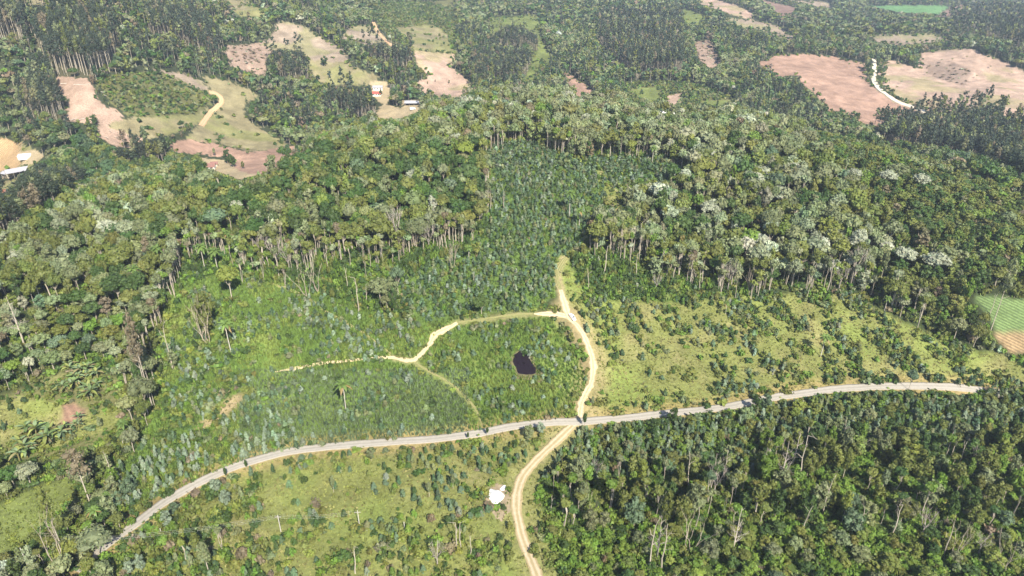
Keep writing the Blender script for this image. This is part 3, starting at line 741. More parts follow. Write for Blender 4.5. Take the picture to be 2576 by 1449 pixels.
# ------------------------------------------------------------------ roads
ROADS = {}
def ribbon(name, pts, width, mat, lift, ragged=.25, dmin=0, label=None, step=.9, taper=False):
    P = np.array([hit(a, b, dmin)[:2] for a, b in pts]); C = resample(P, step)
    d = np.gradient(C, axis=0); d /= np.linalg.norm(d, axis=1, keepdims=True)+1e-9; nrm = np.stack([d[:, 1], -d[:, 0]], 1)
    k = 9; us = np.linspace(-1, 1, k); n = len(C); s = np.arange(n)*step
    w0 = np.full(n, width/2.)
    if taper: w0 = w0*np.clip(np.minimum(1, (s[-1]-s)/12+.25), 0, 1)
    wl = w0*(1+ragged*(fbm(s/2.2, s*0, 5)-.5)*2); wr = w0*(1+ragged*(fbm(s/2.2, s*0+9, 6)-.5)*2)
    V = np.zeros((n, k+2, 3)); ac = np.zeros((n, k+2))
    for j, u in enumerate(us):
        q = C+nrm*(u*np.where(u < 0, wl, wr))[:, None]; V[:, j+1, :2] = q; V[:, j+1, 2] = ground(q[:, 0], q[:, 1])+lift; ac[:, j+1] = u
    V[:, 0] = V[:, 1]-[0, 0, lift+.25]; V[:, -1] = V[:, -2]-[0, 0, lift+.25]; ac[:, 0] = -1; ac[:, -1] = 1
    V[:, 0, :2] -= nrm*.15; V[:, -1, :2] += nrm*.15
    kk = k+2; ix = np.arange(n*kk).reshape(n, kk)
    F = np.stack([ix[:-1, :-1], ix[:-1, 1:], ix[1:, 1:], ix[1:, :-1]], -1).reshape(-1, 4)[:, ::-1]
    m = mesh_from(name, V.reshape(-1, 3), [], F, None, mat, {'across': ac.ravel()}, True)
    struct(link(name, m), label); ROADS[name] = C
    return C
M_ROAD = road_mat('gravel_asphalt', (.39, .36, .31), (.30, .275, .235), .8, 0)
M_DIRT = road_mat('pale_dirt', (.60, .49, .33), (.40, .32, .18), .7, 0)
M_TRK = road_mat('rutted_dirt', (.55, .435, .30), (.36, .29, .16), 1.0, 0)
M_FAINT = road_mat('faint_dirt', (.33, .28, .15), (.17, .19, .06), 1.0, 0)
M_ORANGE = road_mat('orange_dirt', (.62, .40, .24), (.50, .33, .19), .8, 0)
M_WHITE = road_mat('white_gravel', (.72, .64, .52), (.62, .54, .42), .7, 0)
C_PAVED = ribbon('paved_road', PAVED, 3.7, M_ROAD, .30, .10)
C_S = ribbon('dirt_road', TRK_S, 3.6, M_TRK, .10, .35)
C_N = ribbon('dirt_road', TRK_N[2:], 2.8, M_DIRT, .14, .7)
ribbon('dirt_track', [(1430,640),(1408,672),(1402,700),(1412,735)], 1.8, M_FAINT, .08, .9)
ribbon('dirt_track', TRK_W[:3], 3.6, M_DIRT, .10, .6, taper=True)
ribbon('dirt_track', TRK_W[2:5], 1.1, M_FAINT, .08, .8)
ribbon('dirt_track', TRK_W[4:11], 2.7, M_DIRT, .09, 1.0, taper=True)
ribbon('dirt_track', TRK_W[9:], 1.5, M_DIRT, .10, .6, taper=True)
ribbon('dirt_track', TRK_D, .9, M_FAINT, .07, .9, taper=True)
ribbon('dirt_track', TRK_F, 4.5, M_ORANGE, .5, .25, 560)
ribbon('dirt_road', TRK_R, 6.0, M_WHITE, .6, .12, 560)
ribbon('dirt_track', TRK_H, 5, M_ORANGE, .6, .3, 700)
ribbon('dirt_track', [(1430,640),(1470,600),(1520,560),(1560,500),(1520,450),(1510,430)], 2.0, M_FAINT, .07, .9)
ribbon('dirt_track', [(680,712),(760,742),(830,790),(900,830),(985,895)], 1.6, M_FAINT, .07, .9)

def patch(name, poly, mat, lift, dome=0.0, dmin=0, rag=.12, flat=False):
    """filled outline lying on the ground, raised to a rough mound when dome > 0"""
    P = np.array([hit(a, b, dmin)[:2] for a, b in poly]); C = resample(np.concatenate([P, P[:1]]), .5)
    c = C.mean(0); nr = 14; n = len(C); V = [np.array([[c[0], c[1]]])]
    for i in range(1, nr+1):
        f = i/nr; V.append(c+(C-c)*f*(1+rag*(fbm(np.arange(n)/3., np.full(n, 2.), 3)-.5)[:, None]*(f > .6)))
    V = np.concatenate(V); f = np.concatenate([[0]]+[[i/nr]*n for i in range(1, nr+1)])
    z = ground(V[:, 0], V[:, 1])
    if flat: z = np.full(len(V), z[-n:].mean() - .1)
    z = z+lift+dome*np.clip(1-f**2.2, 0, 1)*(.55+.9*fbm(V[:, 0]/1.6, V[:, 1]/1.6, 4))-(f > .99)*.25*(not flat)
    F3 = [(0, 1+(j+1) % n, 1+j) for j in range(n)]; F4 = []
    for i in range(1, nr):
        a = 1+(i-1)*n; b = 1+i*n
        F4 += [(a+j, a+(j+1) % n, b+(j+1) % n, b+j) for j in range(n)]
    V = np.column_stack([V, z])
    me = mesh_from(name, V, np.array(F3)[:, ::-1] if False else F3, np.array(F4)[:, ::-1], None, mat, smooth_=True)
    return link(name, me), V
# pond
m, t, o = new_mat('dark_pond_water'); p = N(t, 'ShaderNodeBsdfPrincipled'); p.inputs['Base Color'].default_value = (.014, .009, .013, 1); p.inputs['Roughness'].default_value = .12
p.inputs['Specular IOR Level'].default_value = .25
nz = N(t, 'ShaderNodeTexNoise'); nz.inputs['Scale'].default_value = 1.2; bp = N(t, 'ShaderNodeBump'); bp.inputs['Strength'].default_value = .15; bp.inputs['Distance'].default_value = .05
g_ = N(t, 'ShaderNodeNewGeometry'); t.links.new(g_.outputs['Position'], nz.inputs['Vector']); t.links.new(nz.outputs[0], bp.inputs['Height']); t.links.new(bp.outputs[0], p.inputs['Normal']); t.links.new(p.outputs[0], o.inputs[0])
cx_, cy_ = np.mean(POND_P, 0)
bk, _ = patch('pond_bank', [(cx_+(a-cx_)*1.45+3, cy_+(b-cy_)*1.45+4) for a, b in POND_P], plain('muddy_margin', (.135, .125, .06), .9, .15, .35, .9), .06, rag=.6)
struct(bk)
o_, pv = patch('water', POND_P, m, .25)
struct(o_, 'small dark pond among saplings left of the dirt road')
# the water lies level in a shallow cut: tilt follows the slope only slightly
M_LIME = plain('white_lime', (.86, .85, .82), .9, .1, .08, 2.5)
o_, v_ = patch('lime_heap', [(1236,1231),(1247,1234),(1256,1236),(1264,1240),(1269,1247),(1268,1255),(1262,1261),(1254,1269),(1246,1272),(1238,1269),(1233,1260),(1227,1252),(1226,1243),(1229,1235)], M_LIME, .07, 1.2, rag=.25)
tag(o_, 'bright white heart-shaped heap of lime beside the rutted dirt road', 'heap')
o_, v_ = patch('lime_heap', [(1256,1233),(1260,1227),(1266,1222),(1272,1223),(1272,1230),(1268,1236),(1261,1236)], M_LIME, .07, .6, rag=.25)
tag(o_, 'small white lime heap at the upper right of the large one', 'heap')
o_, v_ = patch('water', [(1222,1235),(1222,1268),(1240,1300),(1262,1310),(1282,1290),(1284,1262),(1285,1240),(1262,1212),(1240,1222)], plain('bare_earth', (.30, .24, .16), .95, .1, .3, .7), .035, 0, rag=.5)
o_.name = 'bare_ground'; struct(o_)

# ------------------------------------------------------------------ vegetation: prototypes
PAL = {'olive': (.155, .180, .046), 'greygreen': (.190, .220, .105), 'dark': (.065, .110, .030), 'fresh': (.135, .215, .036), 'silver': (.40, .43, .31),
       'brown': (.21, .175, .11), 'yellow': (.200, .240, .050), 'blue': (.130, .190, .105), 'deepblue': (.078, .130, .060), 'gumdark': (.055, .075, .045), 'pale': (.235, .295, .200), 'ashen': (.25, .285, .17)}
TONE = {'olive': 'olive green', 'greygreen': 'grey-green', 'dark': 'dark green', 'fresh': 'fresh green', 'silver': 'silvery white', 'brown': 'brownish', 'yellow': 'yellow-green',
        'blue': 'blue-green', 'deepblue': 'deep green', 'gumdark': 'dark green', 'pale': 'pale blue-green', 'ashen': 'ash grey-green'}
PN = list(PAL); PC = np.array([PAL[k] for k in PN])
KINDS_ = ['dome', 'dense', 'tall', 'gum', 'round', 'edge']
TP = {}
for kd in KINDS_:
    for lod in range(4):
        TP[kd, lod] = [p_tree(np.random.RandomState(100+17*i+5*lod+len(kd)), kd, lod) for i in range(5)]
SAPP = {l: [p_sapling(np.random.RandomState(400+i+10*l), l) for i in range(5)] for l in range(3)}
BSHP = {l: [p_bush(np.random.RandomState(500+i+10*l), l) for i in range(5)] for l in range(3)}
TUF = [p_tuft(np.random.RandomState(600+i), 9) for i in range(4)]

def grid_pts(sp, d0, d1, seed, azl=58):
    rs = np.random.RandomState(seed)
    X = np.arange(-d1, d1, sp); Y = np.arange(0, d1, sp); X, Y = np.meshgrid(X, Y)
    X = X+rs.uniform(-.45, .45, X.shape)*sp; Y = Y+rs.uniform(-.45, .45, Y.shape)*sp
    D = np.hypot(X, Y); m = (D > d0) & (D < d1) & (np.abs(np.arctan2(X, Y)) < math.radians(azl))
    X, Y = X[m], Y[m]; Z = ground(X, Y); px, py, dep = proj(X, Y, Z)
    k = (px > -900) & (px < W0+900) & (py > -60) & (py < H0+1100)
    X, Y, Z, px, py, dep = [q[k] for q in (X, Y, Z, px, py, dep)]
    jx = (fbm(X/6, Y/6, 21)-.5)*8/dep*FD*.8
    c = klass(px+jx, py)
    return X, Y, Z, px, py, dep, c
def cap_height(X, Y, Z, h, R, block, steps=(1, .82, .66, .5, .36, .26)):
    """a tree must not reach up in front of ground that lies open behind it"""
    res = np.zeros(len(X)); done = np.zeros(len(X), bool)
    for f in steps:
        ok = np.ones(len(X), bool)
        for zf, xo in ((1, 0), (.8, -.8), (.8, .8), (.6, 0), (.35, 0)):
            px, py, _ = proj(X+xo*R*min(1, f+.2), Y, Z+h*f*zf)
            ok &= ~block[klass(px, py)]
        n_ = ok & ~done; res[n_] = h[n_]*f; done |= ok
    return res
LISTS = {'tree': [], 'gum': [], 'sap': [], 'bush': []}
def push(kind, X, Y, Z, h, r, pal, sub, dep, px, py):
    A_ = np.column_stack([X, Y, Z, h, r, pal, sub, dep, px, py]); LISTS[kind].append(A_[~((A_[:, 9] > 1425) & (np.abs(A_[:, 8]-(1362+.45*(A_[:, 9]-1449))) < 50))])
pi = {k: i for i, k in enumerate(PN)}
def pick(rs, n, names, pr): return np.array([pi[k] for k in names])[rs.choice(len(names), n, p=np.array(pr)/sum(pr))]
BLOCK = OPEN.copy()

# near woods
rs = np.random.RandomState(11)
X, Y, Z, px, py, dep, c = grid_pts(4.9, 70, 660, 1)
hb = hidden(X, Y, 0.3); cc = np.where(hb & (dep > 420), FARF, c)
n = len(X); patchn = fbm(X/30, Y/30, 61); pn2 = fbm(X/14, Y/14, 62)
inw = (cc == WOOD); ind = (cc == DENSE); inf = (cc == FOREST) | (cc == FARF)
keep = (inw | ind | inf) & (rs.rand(n) < np.where(ind, 1., np.where(inf, .86, .80)))
h = np.where(inf, 9.5+6.5*rs.rand(n), np.where(ind, 5.5+3.5*rs.rand(n), 7+6.5*rs.rand(n)))
h = np.where(inw & (py < np.where(px < 1900, 1200, 1120)), 4+3*rs.rand(n), h)
h = np.where(inw & (py > 1340), 3.2+3*rs.rand(n), h)
h = np.where(ind & (px > 2300) & (py > 600), 7+4*rs.rand(n), h)
h = np.where(inf & (px < 330) & (py > 780), 6+4*rs.rand(n), h)
u = rs.rand(n)
sub = np.where(inf, np.where(u < .58+.5*(patchn-.5), 0, np.where(u < .86, 1, 2)), np.where(ind, np.where(u < .85, 1, 0), np.where(u < .60, 1, np.where(u < .82, 2, 0))))
lw_ = inf & (px < 460); u2 = rs.rand(n); sub = np.where(lw_, np.where(u2 < .30, 0, np.where(u2 < .60, 5, 1)), sub); sub = np.where(inf & ~lw_ & (sub == 0) & (u2 < .25), 5, sub)
keep |= lw_ & (u2 < .97)
pal = np.where(inf, pick(rs, n, ['olive', 'greygreen', 'dark', 'fresh', 'brown', 'silver', 'blue'], [.36, .37, .17, .04, .03, .012, .02]),
      np.where(ind, pick(rs, n, ['olive', 'dark', 'fresh', 'greygreen', 'brown'], [.46, .36, .07, .10, .02]), pick(rs, n, ['olive', 'dark', 'fresh', 'greygreen', 'yellow', 'blue'], [.42, .19, .14, .18, .04, .03])))
lm = inf & (px < 1250) & (px > 450) & (py > 400) & (py < 620)
pal = np.where(lm & (rs.rand(n) < .62), pick(rs, n, ['olive', 'dark', 'yellow'], [.37, .62, .01]), pal)
hz_ = inf & (((px > 1500) & (patchn > .42)) | ((px < 450) & (patchn > .45)) | (py < 360)); pal = np.where(hz_ & (rs.rand(n) < np.where(px < 450, .14, .24)), pi['ashen'], pal)
hs_ = inf & (((px > 1650) & (px < 2400) & (patchn > .50)) | ((px > 1150) & (py < 330))); k9 = hs_ & (rs.rand(n) < .09); pal = np.where(k9, pi['silver'], pal); sub = np.where(k9 | (hz_ & (u < .15)), 5, sub)
sub = np.where((inw & (u > np.where(py > 1150, .70, .85))) | (inf & (u > .93)), 4, sub)
rm = inf & (px > 1250) & (py < 420); pal = np.where(rm & (rs.rand(n) < .45), pi['greygreen'], pal)
r = (.62+.70*rs.rand(n)**1.3)*np.where(inw, .95, np.where(ind, .88, .92))
hc = cap_height(X, Y, Z, h, 3*r, BLOCK)
free = rs.rand(n) < .10; hc = np.where(free, np.maximum(hc, cap_height(X, Y, Z, h*.8, 3*r, HARD)), hc)
keep &= (hc > 2.2) & ~(hidden(X, Y, h) & (rs.rand(n) < .5))
behind = (cc == FARF); pal = np.where(behind & (rs.rand(n) < .75), pick(rs, n, ['dark', 'deepblue', 'olive'], [.6, .2, .2]), pal)
sub = np.where(hc < 6, 1, sub)
r = r*np.clip(hc/h, .45, 1)
k = keep; push('tree', X[k], Y[k], Z[k], hc[k], r[k], pal[k], sub[k], dep[k], px[k], py[k])
# the rows of long pale stems where the woods end
ES = []
for ln, dens in (([(600,668),(700,668),(790,676),(880,655),(1000,645),(1100,632),(1190,610)], 2.1), ([(1232,560),(1236,470),(1240,380),(1330,352),(1440,392),(1560,392),(1640,392),(1730,415)], 2.3), ([(1500,620),(1560,655),(1640,660),(1700,700),(1800,735),(1900,745),(2010,735),(2110,745),(2210,760),(2300,800)], 2.6),
                 ([(345,905),(385,840),(410,780),(430,730),(430,680),(480,650),(560,645),(620,655)], 2.4), ([(600,700),(700,700),(790,712)], 4.0), ([(880,690),(960,690),(1080,665)], 5.0)):
    P = np.array([hit(a, b)[:2] for a, b in ln]); C = resample(P, dens)
    for row in range(4): ES.append(C+rs.normal(0, 1.9, C.shape)+np.array([0, row*2.9-2]))
ES = np.concatenate(ES); ES = ES[rs.rand(len(ES)) < .75*np.clip((fbm(ES[:, 0]/7, ES[:, 1]/7, 17)-.38)*4, .05, 1)]; X, Y = ES.T; Z = ground(X, Y); px, py, dep = proj(X, Y, Z); n = len(X); h = 9.5+8.5*rs.rand(n)
hc = cap_height(X, Y, Z, h, 1+0*h, BLOCK, (1, .8)); k = hc > 6
push('tree', X[k], Y[k], Z[k], hc[k], (.6+.5*rs.rand(n))[k], pick(rs, n, ['olive', 'greygreen', 'ashen', 'fresh', 'brown'], [.42, .3, .15, .06, .07])[k], np.full(n, 4)[k], dep[k], px[k], py[k])
# far woods
for sp, d0, d1, sd in ((6.6, 560, 1250, 2), (9.5, 1250, 2500, 3)):
    X, Y, Z, px, py, dep, c = grid_pts(sp, d0, d1, sd); n = len(X)
    hb = hidden(X, Y, 16); c = np.where(hidden(X, Y, .3) & (dep < 800), FARF, c)
    g_ = fbm(X/60, Y/60, 71)
    keep = ((c == FARF) | (c == FOREST)) & ~hb & (np.hypot(X, Y) > 660)
    keep |= (np.isin(c, [SHRUBF])) & ~hb & (rs.rand(n) < .10)
    h = 8+5.5*rs.rand(n); u = rs.rand(n)
    sub = np.where(u < .42, 0, np.where(u < .86, 1, 2))
    pal = pick(rs, n, ['olive', 'greygreen', 'dark', 'fresh', 'brown', 'silver', 'deepblue'], [.24, .20, .34, .03, .05, .012, .12])
    pal = np.where((g_ > .56) & (rs.rand(n) < .5), pi['greygreen'], pal)
    r = (.8+.5*rs.rand(n))*(sp/6.6)**.55
    hc = cap_height(X, Y, Z, h, 3*r, BLOCK, (1, .75, .55, .4, .28)); free = rs.rand(n) < .14; hc = np.where(free, np.maximum(hc, cap_height(X, Y, Z, h*.75, 3*r, HARD)), hc); keep &= hc > 2.2; r = r*np.clip(hc/h, .4, 1)
    gm = (keep & (g_ < .47) & (rs.rand(n) < .22) & (hc > h*.9))
    k = keep & ~gm; push('tree', X[k], Y[k], Z[k], hc[k], r[k], pal[k], sub[k], dep[k], px[k], py[k])
    h2 = cap_height(X, Y, Z, 20+8*rs.rand(n), 2+r*0, BLOCK); k = gm & (h2 > 12)
    push('gum', X[k], Y[k], Z[k], h2[k], r[k]*1.9, pick(rs, n, ['gumdark', 'greygreen', 'olive'], [.7, .15, .15])[k], np.full(n, 3)[k], dep[k], px[k], py[k])
# eucalyptus stands
X, Y, Z, px, py, dep, c = grid_pts(4.8, 380, 2100, 4); n = len(X)
keep = (c == EUC) & ~hidden(X, Y, 26) & (rs.rand(n) < np.where(dep > 1000, .45, .9)); h = 24+7*rs.rand(n)
h = np.where((px < 330) & (py < 235), 29+8*rs.rand(n), h); h = np.where((px < 320) & (py > 380) | ((px > 2180) & (py > 250)), 21+6*rs.rand(n), h)
h = np.where((px > 660) & (px < 800) & (py > 100) & (py < 220), 19+5*rs.rand(n), h)
h = np.where((px > 1180) & (px < 1400), 16+5*rs.rand(n), h)
hc = cap_height(X, Y, Z, h, 1.5+0*h, BLOCK, (1, .85, .7, .55, .4)); free = rs.rand(n) < np.where(px > 2180, .30, .10); hc = np.where(free, np.maximum(hc, cap_height(X, Y, Z, h*(.75+.3*rs.rand(n)), 1.5+0*h, HARD)), hc); keep &= hc > 7
hc = np.where(hc < h*.5, hc, hc)
k = keep; push('gum', X[k], Y[k], Z[k], hc[k], (1.75+.7*rs.rand(n))[k], pick(rs, n, ['gumdark', 'greygreen', 'olive', 'brown'], [.72, .12, .1, .06])[k], np.full(n, 3)[k], dep[k], px[k], py[k])
# young eucalyptus; on the slope right of the crossing plants stand in bands running down the hill
_a, _b = hit(1640, 800), hit(1770, 965); _d = (_b-_a)[:2]; _d /= np.linalg.norm(_d); _n = np.array([-_d[1], _d[0]])
def bands(X, Y, px, py):
    t_ = (X*_n[0]+Y*_n[1])/17.0+fbm(X/22, Y/22, 33)*2.2; v = np.clip(.5+.75*np.sin(t_*6.283), 0, 1)
    return np.where((px > 1480) & (py < 1060) & (py > 640), .12+1.6*v, 1.0)
BL2 = HARD.copy()
X, Y, Z, px, py, dep, c = grid_pts(2.3, 120, 520, 5); n = len(X); cl = fbm(X/11, Y/11, 81); cl2 = fbm(X/30, Y/30, 82)
pr = np.zeros(n)
pr[c == PLANT] = .66; m = c == WEED; pr[m] = np.clip((cl[m]-.47)*2.6, 0.04, .55)
m = c == GRASS; pr[m] = np.clip((cl[m]-.53)*2.6, 0.015, .45); m5 = m & (px > 1880); pr[m5] = np.clip((cl[m5]-.44)*2.6, .04, .6)
m = m & (py > 1080); pr[m] = np.clip((cl[m]-.50)*3.4, .02, .65)
m = (c == VINE); pr[m] = .12
m = (c == WOOD) & (py < np.where(px < 1900, 1210, 1130)); pr[m] = .6
m = (c == GRASS) & (px > 1450) & (py < 850-.02*(px-1450)) & (py > 740); pr[m] = .5
m = (c == GRASS) & (px > 2150); pr[m] = .45
m = (c == WEED) & (px > 680) & (px < 1060) & (py > 715) & (py < 905); pr[m] = np.clip((cl[m]-.36)*3, .1, .7)
m = (c == WEED) & (px < 720) & (py > 950); pr[m] = np.clip((cl[m]-.36)*2.6, .1, .6)
m = (c == DENSE) & (py > 850); pr[m] = .4
pr = np.where(c == GRASS, pr*bands(X, Y, px, py), pr)
keep = rs.rand(n) < pr; h = np.where(c == PLANT, 2.4+1.6*rs.rand(n), 1.8+2.0*rs.rand(n))
h = np.where((px < 700) & (py > 1050), h*1.35, h); h = np.where((c == WOOD), 3.5+2*rs.rand(n), h)
hc = cap_height(X, Y, Z, h, .8+0*h, BL2, (1, .7, .5)); keep &= (hc > .9) & ~hidden(X, Y, 3)
pal = pick(rs, n, ['blue', 'deepblue', 'greygreen', 'dark', 'pale'], [.42, .24, .14, .10, .10])
pal = np.where((c == GRASS) & (rs.rand(n) < .5), pick(rs, n, ['olive', 'dark', 'fresh'], [.35, .35, .3]), pal)
pal = np.where((c == WEED) & (cl2 > .5) & (rs.rand(n) < .45), pi['pale'], pal)
k = keep; push('sap', X[k], Y[k], Z[k], hc[k], (.8+.5*rs.rand(n))[k], pal[k], np.zeros(n)[k], dep[k], px[k], py[k])
# shrubs and rank growth
X, Y, Z, px, py, dep, c = grid_pts(2.05, 95, 560, 6); n = len(X); cl = fbm(X/8, Y/8, 91); cl2 = fbm(X/26, Y/26, 92)
pr = np.zeros(n); m = c == VINE; pr[m] = .85
m = c == GRASS; pr[m] = np.clip((cl[m]-.36)*3.2, 0.05, .85)*np.clip((cl2[m]-.28)*6, .2, 1); m4 = m & (px > 1850) & (py < 1000); pr[m4] = np.clip(pr[m4]*1.5, .12, .9)
m4 = m & (px > 1480) & (px < 1950) & (np.abs(py-(1035-(px-1480)*.07)) < 22); pr[m4] = .6; m4 = m & (px > 1500) & (px < 1640) & (py > 800) & (py < 1000); pr[m4] *= .5
m2 = m & (px > 600) & (px < 1180) & (py > 1150) & (py < 1310); pr[m2] *= .3
m2 = m & (py > 1330); pr[m2] = np.clip(pr[m2]*1.7+.12, 0, .8)
m2 = m & (px < 660) & (py > 1180); pr[m2] = np.clip(pr[m2]*1.6+.35, 0, .95)
m2 = m & (px > 1900) & (py < 980); pr[m2] = np.clip(pr[m2]*1.6+.12, 0, .8)
m = c == WEED; pr[m] = np.clip((cl[m]-.52)*2.2, 0, .45); m = m & (px < 640) & (py > 760); pr[m] = np.clip((cl[m]-.3)*2.6, .1, .8)
m = c == PLANT; pr[m] = .25
m = (c == SHRUBF) & (dep < 420); pr[m] = .75
m = (c == FOREST) | (c == WOOD) | (c == DENSE); pr[m] = .5; pr[c == WOOD] = .75
m = (c == FOREST) & (px < 420) & (py > 820); pr[m] = .8
m = (c == MEAD) & (dep < 420); pr[m] = .30
pr = np.where(c == GRASS, pr*bands(X, Y, px, py)*np.where((px > 1480) & (px < 1850), .6, .8), pr)
keep = rs.rand(n) < pr; h = np.where(c == VINE, 1.6+1.8*rs.rand(n)+3.2*np.clip((cl-.5)*5, 0, 1), .8+1.3*rs.rand(n)); h = np.where(np.isin(c, [FOREST, WOOD, DENSE]), 1.6+1.6*rs.rand(n), h)
h = np.where((c == MEAD), .6+.4*rs.rand(n), h); h = np.where((c == GRASS) | ((c == WEED) & (px < 640)), .9+2.0*rs.rand(n)**1.5, h); h = np.where((c == GRASS) & (px < 660) & (py > 1180), 1.2+2.6*rs.rand(n), h)
hc = cap_height(X, Y, Z, h, .9+0*h, BL2, (1, .6, .4)); keep &= (hc > .4) & ~hidden(X, Y, 3)
pal = pick(rs, n, ['olive', 'dark', 'fresh', 'yellow', 'brown', 'greygreen'], [.34, .26, .2, .08, .04, .08])
pal = np.where((c == GRASS) & (py < 1060), pick(rs, n, ['olive', 'fresh', 'dark', 'greygreen', 'yellow'], [.46, .16, .18, .10, .10]), pal)
pal = np.where(c == VINE, pick(rs, n, ['dark', 'fresh', 'olive'], [.5, .3, .2]), pal); pal = np.where(c == MEAD, pi['yellow'], pal)
pal = np.where((c == WOOD) & (rs.rand(n) < np.where(py > 1330, .6, .35)), pi['fresh'], pal)
k = keep; push('bush', X[k], Y[k], Z[k], hc[k], (.55+.95*rs.rand(n)**2)[k]*np.clip(h[k]/1.5, .7, 1.4), pal[k], np.zeros(n)[k], dep[k], px[k], py[k])
# shrubs of the far slopes
X, Y, Z, px, py, dep, c = grid_pts(4.2, 560, 1500, 7); n = len(X); cl = fbm(X/18, Y/18, 93)
LR = resample([hit(a+19, b+2, 560)[:2] for a, b in TRK_R], 4.0); dR = np.full(n, 1e9)
for c_ in LR: dR = np.minimum(dR, np.hypot(X-c_[0], Y-c_[1]))
pr = np.zeros(n); edge_ = np.isin(c, [PAST, PALE, RED, TAN_, PINK, MEAD]) & ((klass(px+9, py) == FARF) | (klass(px-9, py) == FARF) | (klass(px, py+5) == FARF) | (klass(px, py-5) == FARF))
pr[edge_] = .4*(rs.rand(n)[edge_] < .7); pr[(dR < 6) & (c != ROAD)] = .65; pr[c == SHRUBF] = .85; pr[c == SLASH] = .2; pr[(c == PAST) & ~edge_] = .02; pr[(c == MEAD) & ~edge_] = .05; pr[(c == PALE) & ~edge_] = .006
m = c == PAST; pr[m] += np.clip((cl[m]-.62)*3, 0, .35)
keep = (rs.rand(n) < pr) & ~hidden(X, Y, 2) & (klass(px, py-4) != ROAD); h = 1.3+2.2*rs.rand(n)
pal = pick(rs, n, ['olive', 'dark', 'greygreen', 'fresh'], [.3, .4, .2, .1]); pal = np.where(c == SLASH, pick(rs, n, ['brown', 'silver'], [.85, .15]), pal); h = np.where(c == SLASH, .8+.6*rs.rand(n), h)
k = keep; push('bush', X[k], Y[k], Z[k], h[k], (1.3+1.1*rs.rand(n))[k], pal[k], np.zeros(n)[k], dep[k], px[k], py[k])

# ------------------------------------------------------------------ where a plant stands, in words
MARKS = [('the top left corner', 20, 20), ('the upper edge of the felled clearing', 190, 190), ('the left edge above the orange field', 20, 290), ('the first stand beside the felled clearing', 110, 270), ('the middle of the big eucalyptus stand', 160, 110),
 ('the orange ploughed field', 20, 390), ('the wood under the barn', 60, 550), ('the small eucalyptus stand by the brown field', 720, 170), ('the bushy knoll', 400, 240), ('the stand by the crop hill', 2400, 330), ('the right edge below the tan hill', 2560, 420), ('the stand behind the houses', 980, 150),
 ('the dark pond', 1317, 915), ('the white parked car', 1437, 797), ('the white lime heap', 1248, 1250), ('the road crossing', 1450, 1062), ('the banana grove', 200, 960),
         ('the junction of the pale dirt tracks', 1040, 905), ('the long grey-roofed farmhouse', 1037, 258), ('the red-roofed house', 950, 230), ('the triangular brown field', 770, 90),
         ('the big red field', 2080, 220), ('the crop field at the right edge', 2520, 820), ('the felled clearing', 230, 290), ('the grey barn', 40, 430), ('the red soil strip', 620, 390),
         ('the lone palm in the plantation', 870, 1000), ('the bottom of the rutted dirt road', 1340, 1400), ('the left end of the paved road', 300, 1350), ('the right end of the paved road', 2450, 980),
         ('the tan bare field', 1110, 190), ('the right-hand hillside of the wood', 2250, 640), ('the lower right wood', 2150, 1230), ('the far corner of the lower wood', 2500, 1380),
         ('the young plantation on the ridge', 1350, 480), ('the silver-crowned trees', 1930, 450), ('the tan hillside with a white road', 2400, 220), ('the bright meadow by the left edge', 90, 1290),
         ('the power poles', 800, 1330), ('the edge of the pale trunks', 780, 640), ('the leafy hilltop', 1500, 290), ('the forest shoulder on the left', 250, 620)]
MK = np.array([(a, b) for _, a, b in MARKS], float)
def where(x, y):
    d = np.hypot(MK[:, 0]-x, (MK[:, 1]-y)*1.3); k = int(np.argmin(d)); nm = MARKS[k][0]; dx = x-MK[k, 0]; dy = y-MK[k, 1]; q = d[k]
    if abs(dx) > abs(dy)*1.3: s = 'right of' if dx > 0 else 'left of'
    else: s = 'below' if dy > 0 else 'beyond'
    return ('close ' if q < 70 and s in ('below', 'beyond') else ('just ' if q < 70 else ('far ' if q > 230 and s[0] in 'rl' else '')))+s+' '+nm

# ------------------------------------------------------------------ planting
SUBN = {0: 'dome', 1: 'dense', 2: 'tall', 3: 'gum', 4: 'edge', 5: 'round'}
SHAPE = {0: 'umbrella-crowned', 1: 'bushy', 2: 'slender', 3: 'tall', 4: 'long-stemmed', 5: 'clumpy-crowned'}
MESHC = {}
def tree_meshes(kd, v, pal):
    k = (kd, v, pal)
    if k not in MESHC:
        T, Cn = TP[kd, 0][v]
        V, a, b, c_ = Cn
        MESHC[k] = (mesh_from('trunk', T[0], T[1], T[2], T[3], M_BARK), mesh_from('crown', V, a, b, c_*np.array(PAL[pal]), M_LEAF))
    return MESHC[k]
def one_mesh(kind, v, pal):
    k = (kind, v, pal)
    if k not in MESHC:
        V, a, b, c_ = (SAPP if kind == 'sap' else BSHP)[0][v]
        MESHC[k] = mesh_from('young_eucalyptus' if kind == 'sap' else 'shrub', V, a, b, c_*np.array(PAL[pal]), M_LEAF)
    return MESHC[k]
def big_first(L):
    vis = (L[:, 8] > 6) & (L[:, 8] < W0-6) & (L[:, 9] > 8) & (L[:, 9] < H0+15) & ~hidden(L[:, 0], L[:, 1], L[:, 3]*.6)
    size = np.where(vis, L[:, 3]/L[:, 7], 0)
    return np.argsort(-size)
NOMH = {'tree': 12., 'gum': 12., 'sap': 3., 'bush': 1.5}
STAT = {}
